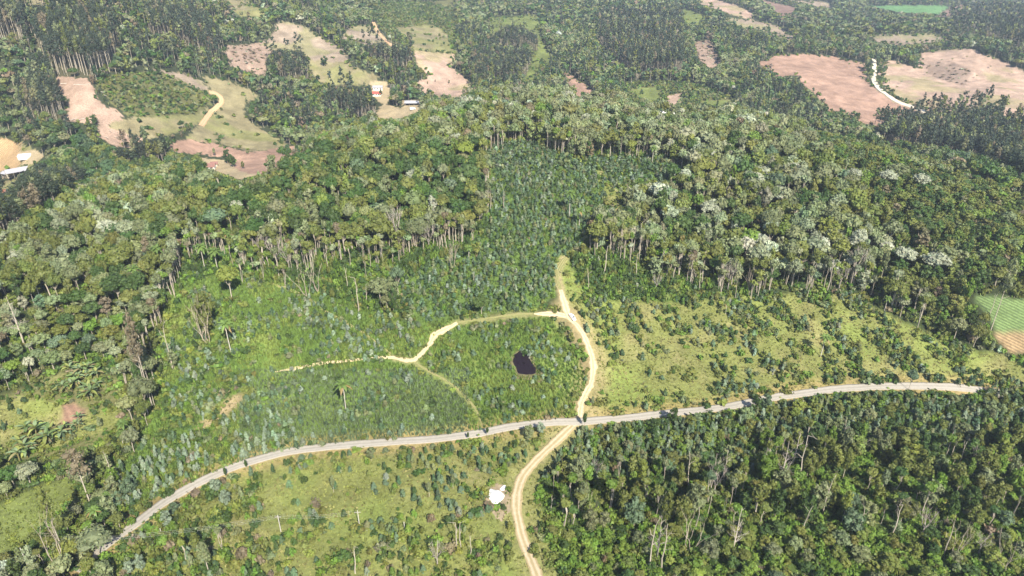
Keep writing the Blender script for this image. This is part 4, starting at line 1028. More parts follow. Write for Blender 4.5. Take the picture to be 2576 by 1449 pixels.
def build(kind, name, cat, stuffname, stufflabel, limit=300):
    L = np.concatenate(LISTS[kind]); rs = np.random.RandomState(len(kind)+77)
    o = big_first(L); ind = o[:limit]; rest = o[limit:]
    for i in ind:
        X, Y, Z, h, r, pal, sub, dep, px, py = L[i]; pn = PN[int(pal)]; v = rs.randint(5); rot = rs.rand()*6.283; s = h/NOMH[kind]
        tx, ty, _ = proj(X, Y, Z+h*.7)
        if kind in ('tree', 'gum'):
            lo_, hi_ = (7, 11.5) if kind == 'tree' else (22, 27); sw = 'low ' if h < lo_ else ('high ' if h > hi_ else '')
            root = link(name, None, None, (X, Y, Z), rot, (r*s**.35, r*s**.35, s) if kind == 'tree' else (r, r, s))
            T, Cn = tree_meshes(SUBN[int(sub)], v, pn); link('trunk', T, root); link('crown', Cn, root)
            desc = f"{sw}{TONE[pn]} {SHAPE[int(sub)]} {cat} {where(tx, ty)}"
            grp = {'tree': 'broadleaf trees of the nearer woods', 'gum': 'tall eucalyptus trees in stands'}[kind]
        else:
            root = link(name, one_mesh(kind, v, pn), None, (X, Y, Z), rot, (r, r, s))
            desc = f"{TONE[pn]} {'young eucalyptus' if kind == 'sap' else 'shrub'} {where(tx, ty)}"
            grp = {'sap': 'young eucalyptus plants on the slopes', 'bush': 'shrubs on the open slopes'}[kind]
        tag(root, desc, cat, grp)
    R = L[rest]; g = G()
    dep = R[:, 7]; vi = rs.randint(0, 5, len(R)); rot = rs.rand(len(R))*6.283
    tint = PC[R[:, 5].astype(int)]*(.78+.44*rs.rand(len(R), 1))*(1+rs.normal(0, .05, (len(R), 3)))
    hidn = hidden(R[:, 0], R[:, 1], R[:, 3]) | (R[:, 8] < -60) | (R[:, 8] > W0+60) | (R[:, 9] > H0+160)
    if kind in ('tree', 'gum'): lod = np.where(dep < 330, 0, np.where(dep < 640, 1, np.where(dep < 1150, 2, 3))); lod = np.where(hidn & (lod < 2), 2, lod)
    else: lod = np.where(dep < 270, 0, np.where(dep < 420, 1, 2)); lod = np.where(hidn, 2, lod)
    for ld in range(4 if kind in ('tree', 'gum') else 3):
        for sb in np.unique(R[:, 6]):
            m = (lod == ld) & (R[:, 6] == sb)
            if not m.any(): continue
            if kind in ('tree', 'gum'):
                pr = [merge(*TP[SUBN[int(sb)], ld][v]) for v in range(5)]; bm = [len(TP[SUBN[int(sb)], ld][v][0][0]) for v in range(5)]
            else: pr = (SAPP if kind == 'sap' else BSHP)[ld]; bm = None
            s = R[m, 3]/NOMH[kind]; rr = R[m, 4]*(s**.35 if kind == 'tree' else 1)
            o_ = scatter(pr, vi[m], R[m, 0], R[m, 1], R[m, 2], rot[m], rr, s, tint[m], bm)
            g.add(*o_.arr())
    STAT[kind] = (len(L), g.n)
    tag(link(stuffname, g.mesh(stuffname, M_LEAF)), stufflabel, cat if cat != 'tree' else 'wood', None, 'stuff')
build('tree', 'broadleaf_tree', 'tree', 'forest', 'mixed broadleaf forest covering the hill and the slopes beyond')
build('gum', 'eucalyptus_tree', 'eucalyptus', 'eucalyptus_stand', 'dark stands of tall pale-stemmed eucalyptus on the far slopes')
build('sap', 'young_eucalyptus', 'sapling', 'young_plantation', 'blue-green young eucalyptus plantation on the near slopes')
build('bush', 'shrub', 'shrub', 'shrubbery', 'rank green shrubs and creepers over the slopes and wood edges')
# grass and tall weeds
X, Y, Z, px, py, dep, c = grid_pts(1.15, 125, 470, 8); n = len(X)
pr = np.zeros(n); pr[c == WEED] = .95; pr[c == PLANT] = .7; pr[c == GRASS] = .6; pr[c == VINE] = .6; pr[c == SHRUBF] = .4; pr[c == MEAD] = .6; pr[c == WOOD] = .25
cl = fbm(X/12, Y/12, 95)
keep = (rs.rand(n) < pr) & (px > -100) & (px < W0+100) & (py < H0+60) & ~hidden(X, Y, 1)
h = np.where(c == WEED, 1.0+1.3*rs.rand(n), np.where(c == PLANT, .9+.8*rs.rand(n), .3+.8*rs.rand(n)**2))
hc = cap_height(X, Y, Z, h, .3+0*h, BL2, (1, .5)); keep &= hc > .2
base = np.where((c == GRASS)[:, None], np.array((.21, .235, .065)), np.where((c == PLANT)[:, None], np.array((.115, .180, .042)), np.where((c == MEAD)[:, None], np.array((.17, .21, .05)), np.array((.125, .195, .042)))))
base = np.where((c == WEED)[:, None] & (cl > .55)[:, None], np.array((.17, .22, .05)), base)
base = np.where(((c == WEED) & (px > 600) & (px < 1180) & (py > 930))[:, None], np.array((.13, .175, .085)), base)
lw2 = (c == GRASS) & (py > 1070); kk_ = np.clip((fbm(X/9, Y/9, 96)-.46)*6, 0, 1)[:, None]; kd_ = np.clip((fbm(X/14+5, Y/14, 97)-.52)*7, 0, 1)[:, None]
base = np.where((c == GRASS)[:, None], base*(1-.7*kk_)+np.array((.27, .235, .105))*.7*kk_, base); base = np.where(lw2[:, None], base*(1-.55*kd_)+np.array((.07, .10, .03))*.55*kd_, base)
tint = base*(.55+.9*rs.rand(n, 1)); k = keep
gg = scatter(TUF, rs.randint(0, 4, n)[k], X[k], Y[k], Z[k], (rs.rand(n)*6.28)[k], (.9+.5*rs.rand(n))[k], hc[k], tint[k])
tag(link('grass', gg.mesh('grass', M_LEAF)), 'green and straw-coloured tall grass and weeds on the open slopes', 'grass', None, 'stuff')
print('VEG', STAT, 'grass', gg.n)
# ------------------------------------------------------------------ plants placed one by one
def spot(bx, by, tx, ty, dmin=0):
    P = hit(bx, by, dmin); lo, hi = .3, 60
    for _ in range(30):
        m = (lo+hi)/2
        if proj(P[0], P[1], P[2]+m)[1] > ty: lo = m
        else: hi = m
    return P, lo
PALM = [p_palm(np.random.RandomState(700+i), i % 2 == 0) for i in range(4)]
PALMM = [(mesh_from('trunk', *T, M_BARK), mesh_from('crown', *Cn, M_LEAF)) for T, Cn in PALM]
def palm(bx, by, tx, ty, label, i, dmin=0):
    P, h = spot(bx, by, tx, ty, dmin); s = h/11.8; w_ = np.clip(s, .55, 1.15)
    root = link('palm_tree', None, None, P, i*1.3, (w_, w_, s)); T, Cn = PALMM[i % 4]
    link('trunk', T, root); link('crown', Cn, root); tag(root, label, 'palm', 'palms standing over the slopes')
PL = [(582,888,567,811,'palm with pale trunk alone right of the twisted bare trees'),(408,691,387,622,'front palm of the pair on the left forest edge'),(400,683,376,628,'rear palm of the pair on the left forest edge'),
 (517,683,503,618,'slender palm at the left forest edge with a thin straight trunk'),(580,635,570,584,'palm above the green-crowned lone tree'),(443,640,428,578,'palm with drooping orange fronds in the left wood'),
 (450,626,436,572,'palm close behind the one with orange fronds'),(550,690,538,628,'palm with an orange collar left of the lone crown'),(278,572,270,535,'right palm of two by the white-crowned tree'),
 (265,575,257,540,'left palm of two by the white-crowned tree'),(350,740,333,672,'leafy palm among the pale trunks on the left'),(345,615,334,568,'palm right of the white-crowned tree on the left'),
 (870,1033,868,963,'lone palm with a pale trunk in the middle of the young plantation'),(1433,545,1435,484,'tall palm standing in the ridge plantation'),(1457,574,1458,528,'shorter palm below the tall ridge palm'),
 (1180,663,1181,622,'palm with bright fronds at the wood edge'),(2064,898,2064,846,'bushy palm alone on the right-hand grass slope'),(2224,786,2229,748,'small palm near the wood on the right slope'),
 (1825,792,1827,760,'stubby palm at the top of the right grass slope'),(1870,450,1874,396,'palm with an orange crown before the silver trees'),(252,1333,240,1280,'palm beside the road at the lower left'),
 (320,1113,308,1062,'palm leaning with a shaggy crown left of the meadow'),(312,1125,308,1088,'lower palm under the shaggy one on the left'),(277,1280,270,1242,'small palm left of the blue-green thicket'),(1262,374,1262,336,'palm at the head of the ridge plantation'),
 (1640,412,1645,370,'palm among trunks on the right crest'),(1228,452,1226,410,'palm at the left corner of the ridge plantation'),(925,560,925,520,'palm inside the central wood')]
for i, p in enumerate(PL): palm(p[0], p[1], p[2], p[3], p[4], i)
for i, (a, b, hh) in enumerate([(2134,172,13),(2233,214,14),(2254,228,11),(2266,213,9),(2394,156,9),(2367,158,9),(2430,150,9),(2455,198,9),(2543,188,7),(2330,190,8),(2490,173,7)]):
    palm(a, b, a+1, b-hh, ['palm with its shadow alone on the big red field','left palm of three beside the white road','middle palm of three beside the white road','right palm of three beside the white road','palm on the crest of the tan hill',
      'palm left on the tan hill crest','palm right on the tan hill crest','palm below the tan hill crest','palm by the right edge of the tan hill','palm at the foot of the tan hill','palm on the right shoulder of the tan hill'][i], i, 600)

BARES = {k: [mesh_from('dead_tree', *p_bare(np.random.RandomState(800+i+len(k)), k), M_BARK) for i in range(4)] for k in ('fan', 'spire', 'twist', 'snag')}
BN = {'fan': 10., 'spire': 10., 'twist': 10., 'snag': 9.5}
def bare(bx, by, tx, ty, kind, i, label=None, wide=1.0, cat='dead tree'):
    P, h = spot(bx, by, tx, ty)
    me = BARES[kind][i % 4]; s = h/BN[kind]; wv_ = wide*s**.6
    o = link('dead_tree' if kind != 'fan' else 'leafless_tree', me, None, P, i*2.1, (wv_, wv_, s))
    what = {'fan': 'leafless grey tree', 'spire': 'dead pale spire of a tree', 'twist': 'bare tree with twisted limbs', 'snag': 'broken pale snag'}[kind]
    tag(o, label or f"{what} {where(tx, ty)}", cat if kind != 'fan' else 'leafless tree', 'dead and leafless trees')
BL = [(65,876,13,745,'spire','tall white dead tree at the left edge of the photo'),(435,930,397,824,'snag','bent pale snag left of the plantation'),(525,866,503,742,'twist','thick twisted bare tree under a leafy crown'),
 (512,862,490,780,'twist','second twisted stem left of the thick one'),(999,621,990,520,'fan','pale straight tree at the centre wood edge'),(1268,530,1265,480,'snag',None),(1233,536,1232,478,'snag',None),(902,785,895,698,'snag',None),
 (926,778,928,718,'snag',None),(875,728,868,675,'snag',None),(1140,675,1132,603,'twist',None),(1520,696,1530,622,'snag',None),(1480,731,1487,675,'snag',None),(1192,716,1188,682,'snag','short white stump among the green rank growth'),
 (1884,743,1894,672,'twist',None),(2144,716,2151,618,'fan','forked white trunk at the top of the right slope'),(1925,600,1908,550,'fan','pale leafless crown in the right wood'),(290,1224,250,1152,'snag','leaning white dead tree left of the blue-green thicket'),
 (157,1443,110,1285,'twist','large white bare tree at the bottom left corner'),(1147,1381,1142,1310,'snag',None),(1160,1379,1164,1322,'snag',None),(1185,1400,1190,1350,'snag',None),(1100,1425,1108,1370,'fan',None),(894,1447,885,1380,'snag',None),
 (1649,1426,1659,1296,'spire','tallest of the white bare trees in the lower wood'),(1632,1436,1629,1322,'snag',None),(1665,1440,1672,1330,'snag',None),(1732,1226,1754,1155,'snag',None),(1795,1250,1800,1172,'fan','broad pink-grey leafless bush in the lower wood'),
 (1793,1210,1800,1140,'spire',None),(1824,1193,1834,1132,'spire',None),(1920,1179,1940,1105,'spire',None),(1960,1231,2000,1110,'spire','leaning white dead tree in the middle of the lower wood'),(1990,1180,2007,1085,'spire',None),(2007,1223,2045,1100,'snag',None),
 (2122,1100,2135,1055,'spire',None),(2155,1150,2168,1100,'fan',None),(2067,1299,2067,1213,'snag','pale trunk with a leafy tip in the lower wood'),(1842,1396,1854,1280,'spire','white dead tree with basal shoots in the lower wood'),
 (1728,1385,1742,1290,'twist',None),(2317,1353,2344,1284,'fan',None),(2374,1396,2404,1322,'snag',None),(2400,1399,2434,1312,'twist','forked white tree at the lower right'),(2524,1443,2564,1362,'twist',None),(2460,1395,2472,1345,'fan',None),
 (2410,1170,2420,1110,'snag',None),(2450,1185,2470,1130,'fan',None),(2340,1100,2330,1080,'snag',None),(2550,1210,2565,1160,'snag',None),(1668,1280,1680,1240,'snag',None),(1388,1290,1395,1250,'snag',None),(1900,1300,1915,1240,'snag',None),
 (2015,1345,2030,1270,'snag',None),(2160,1340,2175,1280,'snag',None),(2240,1350,2255,1270,'snag',None),(1490,1310,1502,1262,'twist',None),(1500,1200,1515,1160,'fan',None),(2490,790,2500,740,'snag',None),(1600,700,1612,640,'snag',None),
 (775,745,768,655,'twist',None),(800,735,790,660,'twist',None),(730,690,722,612,'fan',None),(700,670,692,600,'fan',None),(665,665,655,590,'fan',None),(1080,640,1074,560,'fan',None),(1045,640,1035,575,'twist',None),(1010,650,1002,590,'twist',None),
 (1590,640,1598,570,'snag',None),(1610,650,1620,565,'snag',None),(1560,640,1570,575,'snag',None),(1635,655,1645,580,'snag',None),(2005,720,2012,660,'snag',None),(2080,735,2086,650,'snag',None),(2110,730,2118,668,'fan',None),
 (1650,735,1655,690,'fan',None),(1760,735,1768,680,'snag',None),(1830,735,1840,660,'fan',None),(785,530,778,500,'fan',None),(1213,520,1208,488,'fan','pinkish leafless crown at the plantation corner'),(2180,640,2188,600,'fan',None),(520,470,512,430,'fan',None),(990,250,988,208,'fan','round leafless tree beside the red-roofed house')]
for i, (a, b, c_, d, k, lb) in enumerate(BL): bare(a, b, c_, d, k, i, lb)
# tall trees with brownish thin foliage and pale poles
for i, (a, b, c_, d, kd, pl, rr, lb) in enumerate([
 (383,1021,312,790,'gum','brown',2.0,'tallest pole-stemmed tree with thin brownish crown at the left'),(372,1000,330,850,'gum','brown',1.8,'thin brownish tree crowding the tallest pole-stemmed tree'),(233,1280,184,1125,'gum','brown',2.1,'tall white-stemmed eucalyptus above the lower left road end'),
 (165,1400,120,1225,'gum','olive',1.7,'brown-crowned eucalyptus at the lower left corner'),(527,1447,503,1368,'tall','greygreen',1.1,'grey-green eucalyptus at the bottom edge left of the poles'),(2487,846,2540,650,'gum','greygreen',2.0,'tall white-stemmed tree in front of the crop field'),
 (585,758,564,668,'dome','yellow',.95,'lone tree with flat yellow-green crown and pale trunk'),(525,850,500,735,'dense','olive',1.0,'olive crown hanging over the twisted bare stems'),(440,930,425,880,'dense','greygreen',.7,'grey-green small tree left of the plantation'),
 (1500,640,1495,560,'dome','olive',1.25,'rounded olive tree at the right end of the ridge plantation'),(960,640,945,545,'dome','olive',1.35,'broad olive crown at the centre wood edge'),(870,640,860,560,'dome','olive',1.3,'broad olive crown left of the centre wood edge'),(1060,630,1055,555,'dome','greygreen',1.25,'grey-green umbrella crown at the centre wood edge'),
 (690,215,690,160,'dense','dark',1.6,'dark round tree below the triangular field'),(817,168,817,140,'dense','dark',1.3,'dark round tree alone on the triangular field'),(574,412,570,375,'dense','dark',1.15,'dark rounded tree beside the brown farmhouse'),
 (588,420,586,390,'dense','dark',1.0,'second dark tree right of the brown farmhouse'),(690,460,687,392,'tall','greygreen',1.2,'slender grey-green tree in front of the red soil strip'),(612,425,611,405,'dense','olive',.6,'small tree on the red soil strip'),
 (1078,240,1078,222,'dense','olive',.75,'roundest of the small trees on the tan field'),(1130,212,1130,200,'dense','olive',.5,'right one of the small trees on the tan field'),(1076,213,1076,204,'dense','olive',.4,'left one of the small trees on the tan field'),(1095,208,1095,200,'dense','brown',.4,'brown bush between the small trees on the tan field'),
 (958,242,958,225,'dense','dark',.7,'conical dark tree beside the red-roofed house'),(995,262,992,235,'dense','dark',1.4,'dark tree in front of the long farmhouse'),(100,868,98,815,'dense','yellow',1.0,'bright yellow-green tree in the left shade')]):
    P, h = spot(a, b, c_, d, 560 if b < 460 else 0); v = i % 5; s = h/12
    root = link('tree', None, None, P, i*1.7, (rr*s**.35, rr*s**.35, s) if kd != 'gum' else (rr, rr, s))
    T, Cn = tree_meshes(kd, v, pl); link('trunk', T, root); link('crown', Cn, root); tag(root, lb, 'tree')
for i, (a, b, c_, d, kd, pl, rr) in enumerate([(425,1330,412,1285,'dense','pale',1.0),(572,1275,560,1235,'dense','pale',1.1),(545,1240,538,1205,'dense','pale',.9),(330,1250,318,1205,'dense','blue',1.3),(300,1275,290,1240,'dense','blue',1.2),(360,1440,350,1395,'dense','pale',.8),(330,1447,318,1412,'dense','pale',.8),(440,1300,430,1265,'dense','blue',.8),
   (500,1400,490,1345,'tall','olive',1.0),(470,1420,455,1360,'edge','yellow',1.0),(560,1390,550,1330,'edge','greygreen',.9),(840,1240,836,1200,'tall','greygreen',.7),(1140,1230,1136,1195,'tall','greygreen',.7),(1080,1250,1076,1215,'tall','greygreen',.8),(935,1160,930,1125,'dense','greygreen',.8),(1330,1110,1326,1070,'dense','greygreen',1.1),(1360,1095,1352,1062,'dense','pale',.9),(1470,1080,1466,1040,'tall','dark',.7),
   (1226,1100,1222,1075,'tall','dark',.55),(1178,1110,1174,1088,'tall','dark',.5),(570,1205,566,1178,'tall','dark',.6),(622,1185,618,1158,'tall','dark',.6),(1690,1070,1684,1028,'dense','dark',1.0),(1900,1040,1892,1000,'dense','dark',1.0),(1925,1030,1920,990,'dense','blue',1.0)]):
    P, h = spot(a, b, c_, d); s = h/12; root = link('small_tree', None, None, P, i*1.7, (rr*max(s, .25)**.35*.75, rr*max(s, .25)**.35*.75, s))
    T, Cn = tree_meshes(kd, i % 5, pl); link('trunk', T, root); link('crown', Cn, root); tag(root, f"{TONE[pl]} {'bushy' if kd == 'dense' else 'slim'} small tree {where((a+c_)/2, (b+d)/2)}", 'tree', 'small trees beside the roads')
# silver crowns
SIL = [(430,445,1.35),(278,573,1.5),(1046,445,1.15),(1212,505,.9),(430,542,1.2),(1925,435,1.6),(1895,450,1.4),(1955,490,1.5),(1990,510,1.2),(1815,455,1.2),(1782,525,1.3),(1985,425,1.5),(2250,430,1.3),(2225,445,1.1),(2140,440,1.0),(1730,328,1.1),(1700,345,1.0),(1320,225,1.1),(1350,243,1.3),(1402,265,1.1),
 (1428,238,1.2),(1455,262,1.2),(1385,240,1.0),(1250,262,.9),(2100,605,1.1),(2145,608,1.2),(2265,640,1.2),(2345,655,1.4),(2370,640,1.1),(1842,268,1.0),(1872,273,1.0),(1690,498,1.1),(1560,560,1.1),(380,535,1.0),(1150,350,1.0),(1475,300,1.0),(1330,290,1.0),(2310,455,1.0),(600,520,.8),(60,640,1.1),(95,620,1.0)]
for i, (x_, y_, rr) in enumerate(SIL):
    P = hit(x_, y_); 
    for _ in range(4):
        t_ = proj(*P)[2]; k = 11*.74*FD*.93/t_; P = hit(x_, y_+k)
    rr *= 1.12; root = link('silver_tree', None, None, P, i*1.1, (rr, rr, .98)); T, Cn = tree_meshes('round', i % 5, 'silver' if i % 4 else 'greygreen')
    link('trunk', T, root); link('crown', Cn, root)
    tag(root, f"{['grey-green', 'silvery'][i % 4 > 0]} {'large' if rr > 1.25 else 'mid-sized' if rr > 1.05 else 'small'} crowned tree {where(x_, y_)}", 'tree', 'silver-crowned trees standing out of the woods')
# bananas
BAN = [p_banana(np.random.RandomState(900+i), n_) for i, n_ in enumerate((2, 3, 4))]
BANM = [(mesh_from('stems', *T, M_BARK), mesh_from('leaves', *Cn, M_LEAF)) for T, Cn in BAN]
for i, (x_, y_, k, s_, lb) in enumerate([(155,915,0,1.1,'single banana plant at the head of the grove'),(185,945,2,1.1,'banana clump at the upper left of the grove'),(215,940,1,1.1,'banana clump at the upper right of the grove'),(235,955,1,1.0,'banana clump at the right side of the grove'),(200,970,1,1.1,'banana clump with dry leaves in the middle of the grove'),(190,985,2,1.1,'banana clump at the lower left of the grove'),
 (225,1000,2,1.2,'yellowish banana clump beside the bare plot'),(240,990,1,1.0,'banana clump at the lower right of the grove'),(105,1100,2,1.3,'largest banana clump below the bare plot'),(130,1108,2,1.3,'dark banana clump below the bare plot'),(145,1118,1,1.2,'banana clump right of the largest one'),(75,1145,2,1.2,'banana clump on the left above the shadow'),(60,1150,1,1.2,'banana clump furthest left above the shadow'),
 (185,1085,0,.8,'young banana plant in a row by the bare plot'),(205,1070,0,.8,'upper young banana plant by the bare plot')]):
    s_ *= 1.35; P = hit(x_, y_); root = link('banana_plant', None, None, P, i*1.9, (s_, s_, s_)); T, Cn = BANM[k]; link('stems', T, root); link('leaves', Cn, root); tag(root, lb, 'banana plant', 'banana plants on the left slope')

# ------------------------------------------------------------------ buildings
M_WALL = plain('white_limewash', (.80, .78, .73), .85, .2, .06, .8)
M_WALL2 = plain('cream_wall', (.70, .62, .48), .85, .2, .08, .8)
M_BRICK = plain('brick_wall', (.42, .25, .17), .9, .2, .15, 1.2)
M_TILE_R = plain('red_tile', (.52, .12, .10), .75, .25, .18, 1.0)
M_TILE_B = plain('brown_tile', (.26, .14, .12), .8, .25, .25, .8)
M_GREYR = plain('grey_sheet_roof', (.38, .38, .42), .6, .35, .14, .5)
M_WHITER = plain('white_sheet_roof', (.82, .82, .82), .5, .3, .06, .5)
M_DARK = plain('dark_opening', (.03, .03, .035), .4, .4, .1, 1)
M_WOOD = plain('weathered_wood', (.34, .30, .25), .85, .2, .2, 2)
def boxes(name, bl, mat, parent=None):
    g = G()
    for (x0, y0, z0, x1, y1, z1) in bl:
        V = [(x0,y0,z0),(x1,y0,z0),(x1,y1,z0),(x0,y1,z0),(x0,y0,z1),(x1,y0,z1),(x1,y1,z1),(x0,y1,z1)]
        g.add(V, [], [(0,3,2,1),(4,5,6,7),(0,1,5,4),(1,2,6,5),(2,3,7,6),(3,0,4,7)], (1, 1, 1))
    V, a, b, c = g.arr(); return link(name, mesh_from(name, V, a, b, None, mat), parent)
def gable(parent, L, Dp, h, rise, mat, over=.5, name='roof', corr=True):
    hl, hd = L/2+over, Dp/2+over; t = .14; g = G(); n = 2 if not corr else int(L/1.0)
    zr = h+rise; ze = h-over*rise/(Dp/2)
    xs = np.linspace(-hl, hl, 2*n+1)
    for s in (-1, 1):
        for j in range(2*n):
            a0 = .04 if j % 2 else 0; a1 = .04 if (j+1) % 2 else 0
            x0, x1 = xs[j], xs[j+1]
            V = [(x0, s*hd, ze+a0), (x1, s*hd, ze+a1), (x1, 0, zr+a1), (x0, 0, zr+a0), (x0, s*hd, ze+a0-t), (x1, s*hd, ze+a1-t), (x1, 0, zr+a1-t), (x0, 0, zr+a0-t)]
            F = [(0,1,2,3),(7,6,5,4),(0,4,5,1)] + ([(0,3,7,4)] if j == 0 else []) + ([(1,5,6,2)] if j == 2*n-1 else [])
            if s > 0: F = [f[::-1] for f in F]
            g.add(V, [], F, (1, 1, 1))
    V, a, b, c = g.arr(); return link(name, mesh_from(name, V, a, b, None, mat), parent)
def house(name, label, cat, px, py, L, Dp, h, rise, rot, wallm, roofm, wins=3, door=0, open_front=False, dmin=560):
    P = hit(px, py, dmin); root = link(name, None, None, P, rot); tag(root, label, cat)
    if open_front:
        boxes('wall', [(-L/2, Dp/2-.2, -1, L/2, Dp/2, h), (-L/2, -Dp/2+.3, -1, -L/2+.2, Dp/2-.2, h), (L/2-.2, -Dp/2+.3, -1, L/2, Dp/2-.2, h)], wallm, root)
        for i in range(int(L/4)+1):
            x = -L/2+.1+i*(L-.2)/int(L/4); boxes('post', [(x-.12, -Dp/2-.3, -1, x+.12, -Dp/2-.06, h)], M_WOOD, root)
    else:
        g = G(); V = [(-L/2,-Dp/2,-1),(L/2,-Dp/2,-1),(L/2,Dp/2,-1),(-L/2,Dp/2,-1),(-L/2,-Dp/2,h),(L/2,-Dp/2,h),(L/2,Dp/2,h),(-L/2,Dp/2,h),(-L/2,0,h+rise-.05),(L/2,0,h+rise-.05)]
        g.add(V, [(4,8,7),(5,6,9)], [(0,1,5,4),(1,2,6,5),(2,3,7,6),(3,0,4,7)], (1, 1, 1)); A_ = g.arr(); link('wall', mesh_from('wall', A_[0], A_[1], A_[2], None, wallm), root)
        for i in range(wins):
            x = -L/2+(i+.8)*L/(wins+.6); f = boxes('window', [(x-.65, -Dp/2-.08, 1.0, x+.65, -Dp/2+.02, 2.2)], M_WOOD, root); boxes('pane', [(x-.52, -Dp/2-.11, 1.12, x+.52, -Dp/2-.083, 2.08)], M_DARK, f)
        boxes('door', [(L/2-1.9-door, -Dp/2-.08, 0, L/2-.9-door, -Dp/2+.02, 2.15)], M_WOOD, root)
    gable(root, L, Dp, h, rise, roofm, .6)
    return root
house('farmhouse', 'white farmhouse with a grey roof behind the red-roofed house', 'house', 951, 226, 11, 8, 3.2, 1.6, .05, M_WALL, M_GREYR, 3)
house('farmhouse', 'small white house with a bright red roof', 'house', 949, 240, 10, 7, 2.9, 1.5, -.12, M_WALL, M_TILE_R, 3)
house('farmhouse', 'long low farmhouse with a grey roof and open dark veranda', 'house', 1037, 264, 15, 9, 2.9, 1.7, .02, M_WALL2, M_GREYR, open_front=True)
house('farmhouse', 'old farmhouse with a brown tiled roof by the red soil strip', 'house', 524, 425, 11, 7, 2.9, 1.9, .22, M_WALL, M_TILE_B, 3)
house('farmhouse', 'brown-roofed annexe right of the old farmhouse', 'house', 540, 418, 5, 5, 2.7, 1.4, .3, M_WALL2, M_TILE_B, 1)
house('barn', 'long grey-roofed barn near the left edge', 'barn', 48, 438, 17, 9, 3.4, 2.0, .75, M_WALL2, M_GREYR, open_front=True)
house('barn', 'low grey-roofed wing at the left end of the barn', 'barn', 24, 444, 9, 7, 3.0, 1.2, -.25, M_WOOD, M_GREYR, open_front=True)
house('farmhouse', 'orange-red roofed house cut by the left edge', 'house', 6, 492, 10, 8, 3, 2, .4, M_WALL2, plain('orange_tile', (.50, .20, .12), .8, .25, .2, .8), 2)
house('shed', 'tiny grey shed behind the left wood', 'shed', 841, 346, 6, 4, 2.6, .8, .0, M_WOOD, M_GREYR, 1)
house('shed', 'narrow white-roofed shed behind the hill crest', 'shed', 1645, 299, 13, 5, 2.4, .5, -.06, M_WOOD, M_WHITER, 2)
house('shed', 'small white-roofed shed right of the narrow one', 'shed', 1681, 296, 7, 6, 2.4, 1.2, .1, M_WALL, M_WHITER, 1)
P = hit(66, 396, 560); root = link('greenhouse', None, None, P, .25); tag(root, 'pale sheet-covered greenhouse beside the orange field', 'greenhouse')
boxes('wall', [(-5, -4, -1, 5, -3.8, 2), (-5, 3.8, -1, 5, 4, 2), (-5, -3.8, -1, -4.8, 3.8, 2), (4.8, -3.8, -1, 5, 3.8, 2)], M_WALL, root); gable(root, 10, 8, 2.1, 1.2, plain('pale_blue_sheet', (.52, .60, .66), .4, .4, .1, .6), .3)
# parked truck by the long farmhouse
P = hit(1038, 277, 560); root = link('truck', None, None, P, .5); tag(root, 'small white truck parked in front of the long farmhouse', 'truck')
boxes('cargo_box', [(-3, -1.1, .8, 1.2, 1.1, 2.7)], M_WHITER, root); boxes('cab', [(1.35, -1.0, .6, 3.0, 1.0, 2.1)], M_WALL, root); boxes('windscreen', [(3.003, -.85, 1.3, 3.03, .85, 1.95)], M_DARK, root)
for x_ in (-2, 2.1):
    for y_ in (-1, 1):
        g = G(); th = np.arange(12)*np.pi/6; V = [(x_+.45*math.cos(a), y_-.14, .45+.45*math.sin(a)) for a in th]+[(x_+.45*math.cos(a), y_+.14, .45+.45*math.sin(a)) for a in th]+[(x_, y_-.14, .45), (x_, y_+.14, .45)]
        g.add(V, [(24, (j+1) % 12, j) for j in range(12)]+[(25, 12+j, 12+(j+1) % 12) for j in range(12)], [(j, (j+1) % 12, 12+(j+1) % 12, 12+j) for j in range(12)], (1, 1, 1)); A_ = g.arr(); link('wheel', mesh_from('wheel', A_[0], A_[1], A_[2], None, M_DARK), root)

# ------------------------------------------------------------------ the white car
rear = hit(1434.5, 793); front = hit(1444.5, 807); hd = math.atan2(front[1]-rear[1], front[0]-rear[0]); mid = hit(1439.5, 801)
e1 = ground(mid[0]+1.5*math.cos(hd), mid[1]+1.5*math.sin(hd)); e0 = ground(mid[0]-1.5*math.cos(hd), mid[1]-1.5*math.sin(hd))
root = link('parked_car', None, None, (mid[0], mid[1], mid[2]+.16)); root.rotation_euler = (0, -math.atan2(float(e1-e0), 3.0), hd); tag(root, 'white saloon car parked where the dirt tracks meet', 'car')
def loft(name, secs, mat, parent, caps=True):
    """secs: list of (x, [(y, z)...]) rings"""
    g = G(); V = []; k = len(secs[0][1])
    for x, ring in secs: V += [(x, y, z) for y, z in ring]
    F = [(i*k+j, i*k+(j+1) % k, (i+1)*k+(j+1) % k, (i+1)*k+j) for i in range(len(secs)-1) for j in range(k)]
    n0 = len(V); V += [(secs[0][0], 0, np.mean([q[1] for q in secs[0][1]])), (secs[-1][0], 0, np.mean([q[1] for q in secs[-1][1]]))]
    F3 = [(n0, (j+1) % k, j) for j in range(k)]+[(n0+1, (len(secs)-1)*k+j, (len(secs)-1)*k+(j+1) % k) for j in range(k)]
    return link(name, mesh_from(name, V, F3, F, None, mat, smooth_=False), parent)
def ring(w_, z0, z1, tw=None):
    tw = tw or w_*.9; return [(-w_*.93, z0), (w_*.93, z0), (w_, z0+.18), (w_, z1-.12), (tw, z1), (-tw, z1), (-w_, z1-.12), (-w_, z0+.18)]
m, t, o = new_mat('white_car_paint'); p = N(t, 'ShaderNodeBsdfPrincipled'); p.inputs['Base Color'].default_value = (.82, .82, .83, 1); p.inputs['Roughness'].default_value = .3; p.inputs['Coat Weight'].default_value = .5; t.links.new(p.outputs[0], o.inputs[0]); M_PAINT = m
M_GLASS = plain('dark_car_glass', (.05, .06, .08), .1, .6, .05, 1)
